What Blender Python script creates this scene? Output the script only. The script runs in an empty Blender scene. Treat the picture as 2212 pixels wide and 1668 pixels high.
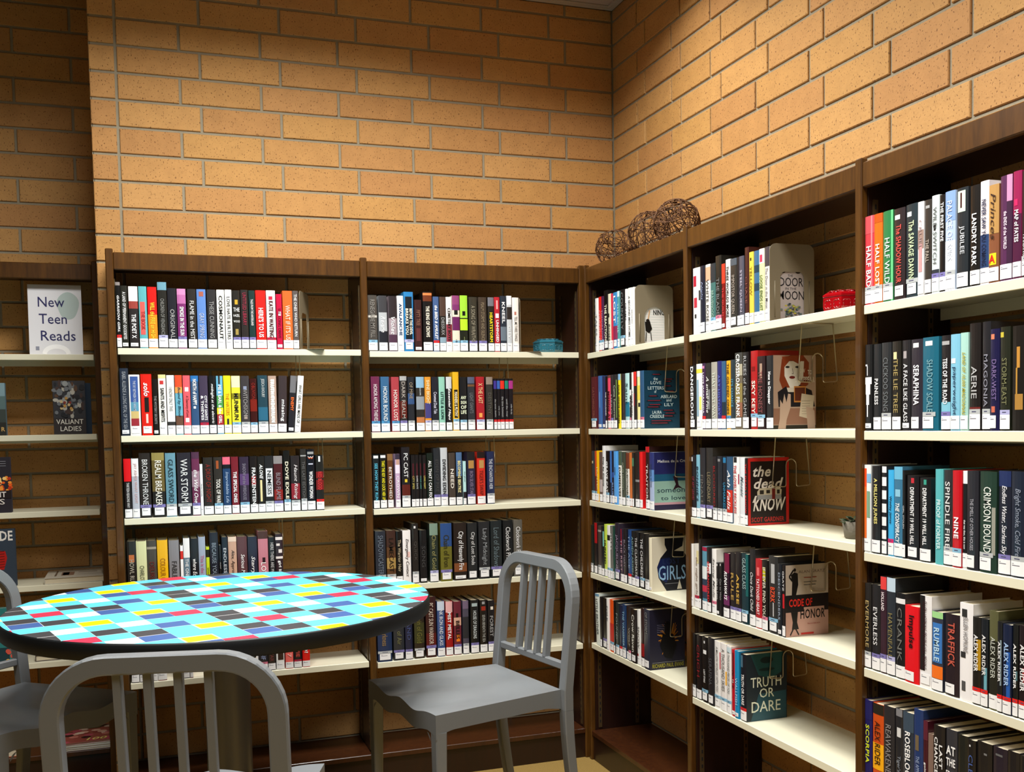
import bpy, bmesh, math, random, colorsys
from mathutils import Vector, Matrix
random.seed(7)
PI = math.pi
SC = bpy.context.scene
COL = SC.collection

# ---------------------------------------------------------------- camera, world, lights, exposure
def rot(yaw, pitch, roll):
    cy, sy, cp, sp = math.cos(yaw), math.sin(yaw), math.cos(pitch), math.sin(pitch)
    f = Vector((sy*cp, cy*cp, sp)); r = Vector((cy, -sy, 0)); u = r.cross(f)
    c, s = math.cos(roll), math.sin(roll)
    return c*r + s*u, -s*r + c*u, f
R_, U_, F_ = rot(0.336518, -0.054415, -0.017906)
cam = bpy.data.cameras.new('camera'); cam.sensor_width = 36.0; cam.sensor_fit = 'HORIZONTAL'
cam.lens = 36.0*2235.404/2212
cam.shift_x = -(1127.802-1106)/2212; cam.shift_y = (1037.403-834)/2212
cam.clip_start = 0.05; cam.clip_end = 60
camo = bpy.data.objects.new('camera', cam); COL.objects.link(camo)
camo.matrix_world = Matrix(((R_.x, U_.x, -F_.x, -1.94765), (R_.y, U_.y, -F_.y, -4.26057), (R_.z, U_.z, -F_.z, 1.41407), (0, 0, 0, 1)))
SC.camera = camo

w = bpy.data.worlds.new('world'); SC.world = w; w.use_nodes = True
w.node_tree.nodes['Background'].inputs[0].default_value = (0.95, 0.97, 1.0, 1)
w.node_tree.nodes['Background'].inputs[1].default_value = 0.02
def area(name, loc, sx, sy, power, rotx=0, roty=0, col=(1, 0.965, 0.90), spread=180):
    l = bpy.data.lights.new(name, 'AREA'); l.shape = 'RECTANGLE'; l.size = sx; l.size_y = sy; l.energy = power; l.color = col
    l.spread = math.radians(spread)
    o = bpy.data.objects.new(name, l); o.location = loc; o.rotation_euler = (rotx, roty, 0); COL.objects.link(o)
    return o
for i, a in enumerate([
    ((-1.50, -1.40, 3.2), 1.2, 0.5, 86, 0, 0, (1, 0.985, 0.95), 158),
    ((-0.40, -0.86, 3.2), 0.16, 0.16, 5, 0, 0, (1, 0.975, 0.92), 130),
    ((-1.05, -3.05, 3.2), 0.5, 0.9, 44, 0, 0, (1, 0.985, 0.95), 128),
    ((-3.2, -2.9, 3.2), 1.2, 0.6, 26, 0, 0, (1, 0.985, 0.95), 140)]):  # last one: unseen fill added on the camera side for chairs and shelf fronts
    area('ceiling_and_fill_light', *a)
vs = SC.view_settings
SC.display_settings.display_device = 'sRGB'
vs.view_transform = 'Standard'; vs.look = 'None'; vs.exposure = 0.0; vs.gamma = 1; vs.use_curve_mapping = False

# ---------------------------------------------------------------- helpers
def lin(h):
    h = h.strip('#')
    if len(h) == 3: h = ''.join(c*2 for c in h)
    v = [int(h[i:i+2], 16)/255 for i in (0, 2, 4)]
    return tuple((c/12.92 if c <= 0.04045 else ((c+0.055)/1.055)**2.4) for c in v)
MATS = {}
def mat(name, col, rough=0.5, metal=0.0, spec=0.5, coat=0.0, bump=0.0, bscale=200.0, var=0.0, vscale=8.0):
    if name in MATS: return MATS[name]
    m = bpy.data.materials.new(name); m.use_nodes = True; nt = m.node_tree; b = nt.nodes['Principled BSDF']
    c = lin(col) if isinstance(col, str) else col
    b.inputs['Base Color'].default_value = (*c, 1); b.inputs['Roughness'].default_value = rough
    b.inputs['Metallic'].default_value = metal; b.inputs['Specular IOR Level'].default_value = spec
    b.inputs['Coat Weight'].default_value = coat; b.inputs['Coat Roughness'].default_value = 0.12
    if bump or var:
        tc = nt.nodes.new('ShaderNodeTexCoord')
    if var:
        n = nt.nodes.new('ShaderNodeTexNoise'); n.inputs['Scale'].default_value = vscale; n.inputs['Detail'].default_value = 5
        nt.links.new(tc.outputs['Object'], n.inputs['Vector'])
        mx = nt.nodes.new('ShaderNodeMix'); mx.data_type = 'RGBA'
        mx.inputs['A'].default_value = (*[x*(1-var) for x in c], 1); mx.inputs['B'].default_value = (*[min(1, x*(1+var)) for x in c], 1)
        nt.links.new(n.outputs['Fac'], mx.inputs['Factor']); nt.links.new(mx.outputs['Result'], b.inputs['Base Color'])
    if bump:
        n2 = nt.nodes.new('ShaderNodeTexNoise'); n2.inputs['Scale'].default_value = bscale; n2.inputs['Detail'].default_value = 3
        nt.links.new(tc.outputs['Object'], n2.inputs['Vector'])
        bp = nt.nodes.new('ShaderNodeBump'); bp.inputs['Strength'].default_value = bump; bp.inputs['Distance'].default_value = 0.002
        nt.links.new(n2.outputs['Fac'], bp.inputs['Height']); nt.links.new(bp.outputs['Normal'], b.inputs['Normal'])
    MATS[name] = m
    return m
def jacket(h):
    return mat('jacket_'+h, h, 0.32, 0, 0.5, 0.25)
def ink(h):
    return mat('ink_'+h, h, 0.4, 0, 0.4)

def link(name, me, mats=(), parent=None, loc=None):
    o = bpy.data.objects.new(name, me); COL.objects.link(o)
    if me is not None and not me.materials:
        for m in mats: me.materials.append(m)
    if parent: o.parent = parent
    if loc is not None: o.location = loc
    return o
def empty(name, loc, rz=0, label=None, cat=None, group=None, rx=0, ry=0):
    o = bpy.data.objects.new(name, None); COL.objects.link(o); o.location = loc; o.rotation_euler = (rx, ry, rz); o.empty_display_size = 0.05
    tag(o, label, cat, group); return o
def tag(o, label=None, cat=None, group=None, kind=None):
    if label: o['label'] = label
    if cat: o['category'] = cat
    if group: o['group'] = group
    if kind: o['kind'] = kind
    return o
class MB:
    """collects polygons (with material slots) and builds one mesh"""
    def __init__(s): s.v = []; s.f = []; s.m = []; s.mats = []; s.sm = []
    def mi(s, m):
        if m not in s.mats: s.mats.append(m)
        return s.mats.index(m)
    def poly(s, pts, m, smooth=False):
        n = len(s.v); s.v += [tuple(p) for p in pts]; s.f.append(tuple(range(n, n+len(pts)))); s.m.append(s.mi(m)); s.sm.append(smooth)
    def mesh(s, vs, fs, m, smooth=False):
        n = len(s.v); s.v += [tuple(p) for p in vs]
        k = s.mi(m)
        for f in fs: s.f.append(tuple(i+n for i in f)); s.m.append(k); s.sm.append(smooth)
    def box(s, x0, x1, y0, y1, z0, z1, m):
        v = [(x, y, z) for x in (x0, x1) for y in (y0, y1) for z in (z0, z1)]
        s.mesh(v, [(0, 1, 3, 2), (4, 6, 7, 5), (0, 4, 5, 1), (2, 3, 7, 6), (0, 2, 6, 4), (1, 5, 7, 3)], m)
    def bbox(s, x0, x1, y0, y1, z0, z1, m, b=0.002):
        """box with chamfered edges"""
        bm = bmesh.new(); bmesh.ops.create_cube(bm, size=1)
        for v in bm.verts: v.co = Vector((x0 if v.co.x < 0 else x1, y0 if v.co.y < 0 else y1, z0 if v.co.z < 0 else z1))
        bmesh.ops.bevel(bm, geom=bm.edges[:], offset=b, segments=1, affect='EDGES')
        s.bm(bm, m)
    def bm(s, bm, m, smooth=False, mx=None):
        bm.verts.index_update()
        s.mesh([(mx @ v.co if mx else v.co) for v in bm.verts], [[v.index for v in f.verts] for f in bm.faces], m, smooth); bm.free()
    def tube(s, pts, r, m, n=6, closed=False, smooth=True, caps=True):
        pts = [Vector(p) for p in pts]; L = len(pts); rings = []; prev = None
        for i, p in enumerate(pts):
            a = pts[(i-1) % L] if (closed or i > 0) else p; b = pts[(i+1) % L] if (closed or i < L-1) else p
            t = (b-a).normalized()
            if prev is None:
                up = Vector((0, 0, 1)) if abs(t.z) < 0.9 else Vector((1, 0, 0)); nn = t.cross(up).normalized()
            else:
                nn = (prev - t*prev.dot(t)).normalized()
            prev = nn; bb = t.cross(nn)
            rr = r(i/(L-1)) if callable(r) else r
            rings.append([p + nn*rr*math.cos(2*PI*k/n) + bb*rr*math.sin(2*PI*k/n) for k in range(n)])
        vs = [v for ring in rings for v in ring]; fs = []
        for i in range(L if closed else L-1):
            j = (i+1) % L
            for k in range(n): fs.append((i*n+k, i*n+(k+1) % n, j*n+(k+1) % n, j*n+k))
        if not closed and caps: fs.append(tuple(range(n-1, -1, -1))); fs.append(tuple((L-1)*n+k for k in range(n)))
        s.mesh(vs, fs, m, smooth)
    def lathe(s, prof, m, n=32, cx=0, cy=0, smooth=True):
        vs = []; fs = []
        for (r, z) in prof:
            for k in range(n): vs.append((cx+r*math.cos(2*PI*k/n), cy+r*math.sin(2*PI*k/n), z))
        for i in range(len(prof)-1):
            for k in range(n): fs.append((i*n+k, i*n+(k+1) % n, (i+1)*n+(k+1) % n, (i+1)*n+k))
        s.mesh(vs, fs, m, smooth)
    def data(s, name):
        me = bpy.data.meshes.new(name); me.from_pydata(s.v, [], s.f)
        for m in s.mats: me.materials.append(m)
        me.polygons.foreach_set('material_index', s.m); me.polygons.foreach_set('use_smooth', s.sm); me.update()
        return me
    def build(s, name, parent=None, loc=None):
        return link(name, s.data(name), (), parent, loc)
# text: flat glyph outlines from Blender's built-in font, cached as 2D polygons
TXT = {}
def glyphs(t, bold=False, ital=False):
    k = (t, bold, ital)
    if k in TXT: return TXT[k]
    c = bpy.data.curves.new('t', 'FONT'); c.body = t; c.size = 1.0; c.resolution_u = 2; c.offset = 0.022 if bold else 0.004
    c.shear = 0.28 if ital else 0; c.space_character = 1.06 if bold else 1.0
    o = bpy.data.objects.new('t', c)
    me = bpy.data.meshes.new_from_object(o)
    vs = [(v.co.x, v.co.y) for v in me.vertices]; fs = [tuple(p.vertices) for p in me.polygons]
    bpy.data.objects.remove(o); bpy.data.meshes.remove(me); bpy.data.curves.remove(c)
    if not vs: TXT[k] = None; return None
    x0 = min(v[0] for v in vs); x1 = max(v[0] for v in vs); y0 = min(v[1] for v in vs); y1 = max(v[1] for v in vs)
    TXT[k] = ([((x-x0)/(x1-x0), (y-y0)/(y1-y0)) for x, y in vs], fs, (x1-x0), (y1-y0))
    return TXT[k]
def fit_text(mb, t, m, place, L, H, bold=False, ital=False, keep=False):
    """text stretched into a length L and a glyph height H; place(u, v) turns text coordinates (metres) into a 3D point"""
    g = glyphs(t, bold, ital)
    if not g: return
    vs, fs, a, b = g
    if keep:
        sc = min(L/a, H/b); l2, h2 = a*sc, b*sc
    else:
        h2 = min(H, 1.7*L*b/a); l2 = min(L, 1.7*h2*a/b)
    u0, v0 = (L-l2)/2, (H-h2)/2
    mb.mesh([place(u0+x*l2, v0+y*h2) for x, y in vs], fs, m)

# ---------------------------------------------------------------- materials of the room
def brick_material():
    m = bpy.data.materials.new('tan_brick'); m.use_nodes = True; nt = m.node_tree; N = nt.nodes; Lk = nt.links; b = N['Principled BSDF']
    tc = N.new('ShaderNodeTexCoord'); oi = N.new('ShaderNodeObjectInfo')
    add = N.new('ShaderNodeVectorMath'); add.operation = 'MULTIPLY_ADD'
    cb = N.new('ShaderNodeCombineXYZ'); Lk.new(oi.outputs['Random'], cb.inputs[0]); Lk.new(oi.outputs['Random'], cb.inputs[2])
    Lk.new(cb.outputs[0], add.inputs[0]); add.inputs[1].default_value = (37, 0, 53); Lk.new(tc.outputs['Object'], add.inputs[2])
    rp = N.new('ShaderNodeValToRGB'); Lk.new(oi.outputs['Random'], rp.inputs[0])
    e = rp.color_ramp.elements; e[0].color = (*lin('c4925a'), 1); e[1].color = (*lin('cc9c60'), 1)
    for p, c in ((0.25, 'c89858'), (0.5, 'be8b54'), (0.75, 'cc9b5c')):
        x = e.new(p); x.color = (*lin(c), 1)
    n1 = N.new('ShaderNodeTexNoise'); n1.inputs['Scale'].default_value = 14; n1.inputs['Detail'].default_value = 12; n1.inputs['Roughness'].default_value = 0.72; Lk.new(add.outputs[0], n1.inputs['Vector'])
    mx = N.new('ShaderNodeMix'); mx.data_type = 'RGBA'; mx.blend_type = 'MULTIPLY'; mx.inputs['Factor'].default_value = 0.45
    r1 = N.new('ShaderNodeValToRGB'); r1.color_ramp.elements[0].color = (0.66, 0.6, 0.54, 1); r1.color_ramp.elements[0].position = 0.3; r1.color_ramp.elements[1].color = (1.08, 1.05, 1.0, 1); r1.color_ramp.elements[1].position = 0.7
    Lk.new(n1.outputs['Fac'], r1.inputs[0]); Lk.new(rp.outputs[0], mx.inputs['A']); Lk.new(r1.outputs[0], mx.inputs['B'])
    # dark iron specks
    mp = N.new('ShaderNodeMapping'); mp.inputs['Scale'].default_value = (1, 1, 0.6); Lk.new(add.outputs[0], mp.inputs['Vector'])
    n2 = N.new('ShaderNodeTexNoise'); n2.inputs['Scale'].default_value = 210; n2.inputs['Detail'].default_value = 2; Lk.new(mp.outputs[0], n2.inputs['Vector'])
    r2 = N.new('ShaderNodeValToRGB'); r2.color_ramp.elements[0].position = 0.625; r2.color_ramp.elements[0].color = (0, 0, 0, 1); r2.color_ramp.elements[1].position = 0.68; r2.color_ramp.elements[1].color = (1, 1, 1, 1)
    Lk.new(n2.outputs['Fac'], r2.inputs[0])
    mx2 = N.new('ShaderNodeMix'); mx2.data_type = 'RGBA'; Lk.new(r2.outputs[0], mx2.inputs['Factor']); Lk.new(mx.outputs['Result'], mx2.inputs['A']); mx2.inputs['B'].default_value = (*lin('6e4424'), 1)
    Lk.new(mx2.outputs['Result'], b.inputs['Base Color']); b.inputs['Roughness'].default_value = 0.72; b.inputs['Specular IOR Level'].default_value = 0.35
    bp = N.new('ShaderNodeBump'); bp.inputs['Strength'].default_value = 0.5; bp.inputs['Distance'].default_value = 0.0015; bp.invert = True
    sm = N.new('ShaderNodeMath'); sm.operation = 'ADD'; n3 = N.new('ShaderNodeTexNoise'); n3.inputs['Scale'].default_value = 110; Lk.new(add.outputs[0], n3.inputs['Vector'])
    Lk.new(r2.outputs[0], sm.inputs[0]); Lk.new(n3.outputs['Fac'], sm.inputs[1]); Lk.new(sm.outputs[0], bp.inputs['Height']); Lk.new(bp.outputs['Normal'], b.inputs['Normal'])
    return m
BRICK = brick_material()
MORTAR = mat('mortar', '9a917c', 0.9, 0, 0.2, 0, 0.6, 150, 0.12, 20)
def wood_material(name, a, b_, rough=0.33):
    m = bpy.data.materials.new(name); m.use_nodes = True; nt = m.node_tree; N = nt.nodes; Lk = nt.links; b = N['Principled BSDF']
    tc = N.new('ShaderNodeTexCoord'); mp = N.new('ShaderNodeMapping'); mp.inputs['Scale'].default_value = (14, 14, 1.6); Lk.new(tc.outputs['Object'], mp.inputs[0])
    n = N.new('ShaderNodeTexNoise'); n.inputs['Scale'].default_value = 4; n.inputs['Detail'].default_value = 8; n.inputs['Roughness'].default_value = 0.65; Lk.new(mp.outputs[0], n.inputs['Vector'])
    r = N.new('ShaderNodeValToRGB'); r.color_ramp.elements[0].position = 0.3; r.color_ramp.elements[1].position = 0.75
    r.color_ramp.elements[0].color = (*lin(a), 1); r.color_ramp.elements[1].color = (*lin(b_), 1)
    Lk.new(n.outputs['Fac'], r.inputs[0]); Lk.new(r.outputs[0], b.inputs['Base Color']); b.inputs['Roughness'].default_value = rough; b.inputs['Coat Weight'].default_value = 0.15
    return m
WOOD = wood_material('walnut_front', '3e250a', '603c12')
WOOD_SHADED = wood_material('walnut_shaded', '1c0b07', '280f07', 0.4)  # same walnut, with the shade inside the cases put into its colour
WOOD_HALF_SHADED = wood_material('walnut_half_shaded', '34190b', '4a260e', 0.35)  # base-shelf walnut, darkened in colour to imitate the shade down there
SHELF = mat('cream_enamel', 'e6e2c8', 0.35, 0, 0.5, 0.1, 0, 0, 0.02, 4)
STRIP = mat('bronze_strip', '6e5a3c', 0.4, 0.7)
BLACK = mat('slot_black', '080606', 0.8)
WIRE = mat('brass_wire', 'c8bca0', 0.28, 0.85)
TANMETAL = mat('tan_metal', '8c8068', 0.5, 0.1, 0.5, 0, 0.15, 900)
CEILM = mat('ceiling_tile', 'c8b8ac', 0.9, 0, 0.2, 0, 0.4, 260)
TBAR = mat('ceiling_bar', 'c4b8a8', 0.5)

# ---------------------------------------------------------------- walls of separate bricks
Z0, CH, BL, J = 2.97, 0.1016, 0.3048, 0.0105
CEIL = 3.225
BM = {}
def brick_mesh(l, h):
    k = (round(l, 4), round(h, 4))
    if k in BM: return BM[k]
    c = 0.0022; d = 0.02; x, z = l/2, h/2
    # front face proud with eased edges; local -y is the face
    o = [(-x, 0.0022, -z), (x, 0.0022, -z), (x, 0.0022, z), (-x, 0.0022, z)]
    i = [(-x+c, 0, -z+c), (x-c, 0, -z+c), (x-c, 0, z-c), (-x+c, 0, z-c)]
    bk = [(-x, d, -z), (x, d, -z), (x, d, z), (-x, d, z)]
    fs = [(4, 5, 6, 7)] + [(a, (a+1) % 4, 4+(a+1) % 4, 4+a) for a in range(4)] + [(8+a, 8+(a+1) % 4, (a+1) % 4, a) for a in range(4)]
    me = bpy.data.meshes.new('brick'); me.from_pydata(o+i+bk, [], fs); me.materials.append(BRICK); me.update()
    BM[k] = me; return me
def lay(parent, a0, a1, heads_odd, heads_even, T, rz):
    """courses between a0 and a1 (a runs along the wall); heads_* are joint positions; T(a, z) -> world point of the brick face"""
    r = -3
    while True:
        zt = Z0 - r*CH; zb = zt - CH; r += 1
        if zb >= CEIL: continue
        if zt <= 0: break
        zt_, zb_ = min(zt - J/2, CEIL - 0.004), max(zb + J/2, 0.0)
        if zt_ - zb_ < 0.012: continue
        hs = heads_odd if (r-1) % 2 else heads_even
        js = sorted([h for h in hs if a0 + 0.02 < h < a1 - 0.02] + [a0 - J/2 + 0.0005, a1 + J/2 - 0.0005])
        for p, q in zip(js[:-1], js[1:]):
            l = q - p - J
            if l < 0.015: continue
            o = link('brick', brick_mesh(l, zt_-zb_), (), parent)
            x, y, z = T((p+q)/2, (zt_+zb_)/2); j = random.uniform(-0.0008, 0.0008)
            o.location = (x + j*math.sin(rz), y + j*math.cos(rz), z); o.rotation_euler = (0, 0, rz)
def mortar(name, pts):
    mb = MB(); mb.poly(pts, MORTAR); o = mb.build(name); tag(o, kind='structure'); return o
XP = -2.147; YR = 0.5; e = 0.006
wb = mortar('wall_back', [(XP, e, 0), (0.02, e, 0), (0.02, e, CEIL+.05), (XP, e, CEIL+.05)])
A = [-.224-n*BL for n in range(7)]; Bh = [-.300-n*BL for n in range(6)] 
stack = -2.053
lay(wb, XP, -0.004, [h for h in A if h > stack-0.1]+([stack] if all(abs(h-stack) > .01 for h in A) else []), Bh+[stack], lambda a, z: (a, 0, z), 0)
wr = mortar('wall_right', [(-e+.012, 0.02, 0), (-e+.012, -2.85, 0), (-e+.012, -2.85, CEIL+.05), (-e+.012, 0.02, CEIL+.05)])
RA = [.2436+n*BL for n in range(10)]; RB = [.3198+n*BL for n in range(10)]
lay(wr, 0.004, 2.85, RB, RA, lambda a, z: (0, -a, z), -PI/2)
wl = mortar('wall_left', [(-3.3, YR+e, 0), (XP, YR+e, 0), (XP, YR+e, CEIL+.05), (-3.3, YR+e, CEIL+.05)])
LA = [-2.24-n*BL for n in range(4)]; LB = [-2.46-n*BL for n in range(4)]
lay(wl, -3.3, XP-0.004, LB, LA, lambda a, z: (a, YR, z), 0)
wp = mortar('wall_pier', [(XP+e, YR, 0), (XP+e, 0, 0), (XP+e, 0, CEIL+.05), (XP+e, YR, CEIL+.05)])
lay(wp, 0.022, YR, [0.022+.09+.3], [0.022+.2], lambda a, z: (XP, a, z), -PI/2)

# floor: tan carpet
CARPET = mat('tan_carpet', '9c8048', 0.95, 0, 0.1, 0, 1.0, 500, 0.5, 260)
mb = MB(); mb.poly([(-6, -7, 0), (1, -7, 0), (1, 1.5, 0), (-6, 1.5, 0)], CARPET); tag(mb.build('floor'), kind='structure')
# ceiling: board, wall angle, bars and lay-in tiles
mb = MB(); mb.poly([(-6, -7, CEIL+.03), (-6, 1.5, CEIL+.03), (1, 1.5, CEIL+.03), (1, -7, CEIL+.03)], CEILM); ce = mb.build('ceiling'); tag(ce, kind='structure')
mb = MB(); mb.box(XP, 0, -.022, 0, CEIL-.002, CEIL+.004, TBAR); mb.box(-.022, 0, -2.85, -.0225, CEIL-.002, CEIL+.004, TBAR); mb.build('trim_1'); tag(bpy.data.objects['trim_1'], kind='structure')
tile = MB(); tile.bbox(-.296, .296, -.296, .296, 0, .014, CEILM, .003); tme = tile.data('ceiling_tile')
mb = MB()
for i in range(9):
    mb.box(-.022-i*.61-.012, -.022-i*.61+.012, -5.5, -.0225, CEIL, CEIL+.005, TBAR)
    mb.box(-5.5, -.0225, -.022-i*.61-.012, -.022-i*.61+.012, CEIL+.0003, CEIL+.0047, TBAR)
mb.build('ceiling_bar', ce)
for i in range(6):
    for j in range(6):
        link('ceiling_tile', tme, (), ce, (-.022-.305-i*.61, -.022-.305-j*.61, CEIL+.006))

# ---------------------------------------------------------------- bookcases
def TU(s, y, z): return (s, y, z)
def TS(s, y, z): return (y, -s, z)
def TL(s, y, z): return (s, y+.5, z)
FR = -.28
def bookcase(name_lab, T, rz, s0, s1, zs, left=True, right=True, top=2.05, base=.125):
    """s0..s1 are the outer faces of its uprights; the frame local x runs along the shelf, -y is the front"""
    t = empty('bookcase', T(s0, 0, 0), rz, name_lab, 'bookcase')
    W = s1 - s0; P = .025
    for on, x0 in ((left, 0), (right, W-P)):
        if not on: continue
        mb = MB(); mb.bbox(x0, x0+P, FR+.0215, -.003, 0, top+.004, WOOD_SHADED, .001)
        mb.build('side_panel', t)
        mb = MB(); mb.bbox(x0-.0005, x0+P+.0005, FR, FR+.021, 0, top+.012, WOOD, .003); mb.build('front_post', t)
    for x0, sg in (((P if left else 0), 1), (W-P if right else W, -1)):
        for yy in (FR+.034, -.075):
            mb = MB(); a, b = sorted((x0, x0+sg*.003)); mb.box(a, b, yy, yy+.015, base+.01, top-.09, STRIP)
            a, b = sorted((x0+sg*.0025, x0+sg*.0034))
            z = base+.03
            while z < top-.1:
                mb.box(a, b, yy+.005, yy+.010, z, z+.012, BLACK); z += .0254
            mb.build('shelf_strip', t)
    xl = P if left else 0; xr = W-P if right else W
    mb = MB(); mb.bbox(xl+.0005, xr-.0005, FR+.003, FR+.022, top-.062, top, WOOD, .003); mb.build('top_rail', t)
    mb = MB(); mb.box(xl+.0005, xr-.0005, FR+.0225, -.0015, top-.035, top-.02, WOOD_SHADED); mb.build('top_board', t)
    mb = MB(); mb.bbox(xl+.0005, xr-.0005, FR+.002, -.003, base-.02, base, WOOD_HALF_SHADED, .002); mb.build('base_shelf', t)
    mb = MB(); mb.box(xl+.0005, xr-.0005, FR+.010, FR+.028, 0.001, base-.021, WOOD_SHADED); mb.build('kick_plate', t)
    for z in zs:
        mb = MB(); a, b = xl+.0045, xr-.0045
        mb.bbox(a, b, -.2745, -.035, z-.004, z, SHELF, .0012)
        mb.bbox(a, b, -.275, -.270, z-.023, z-.0003, SHELF, .0012)
        mb.box(a, b, -.039, -.035, z-.034, z-.0045, SHELF)
        mb.build('shelf', t)
    return t
ZT = {'U1': [1.710, 1.396, 1.097, .790, .495], 'U2': [1.705, 1.391, 1.092, .789, .487], 'S3': [1.698, 1.388, 1.093, .793, .498],
      'S4': [1.6975, 1.385, 1.092, .788, .482], 'S5': [1.694, 1.381, 1.075, .779, .472], 'L': [1.721, 1.404, 1.101, .808, .499]}
bookcase('walnut bookcase on the back wall directly beside the brick pier', TU, 0, -2.105, -1.197, ZT['U1'], True, False)
bookcase('walnut bookcase on the back wall ending at the room corner', TU, 0, -1.197, -.265, ZT['U2'], True, True)
bookcase('walnut bookcase on the side wall carrying three twig balls', TS, -PI/2, .290, 1.155, ZT['S3'], True, False, 2.046)
bookcase('walnut bookcase on the side wall holding the red ceramic box', TS, -PI/2, 1.155, 2.058, ZT['S4'], True, False, 2.047)
bookcase('walnut bookcase on the side wall, fullest of all and cut by the frame', TS, -PI/2, 2.058, 2.985, ZT['S5'], True, True, 2.047)
bookcase('walnut bookcase in the recess under the darker brick wall with the paper sign', TL, 0, -3.12, XP-.006, ZT['L'], True, True, 2.078)

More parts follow.
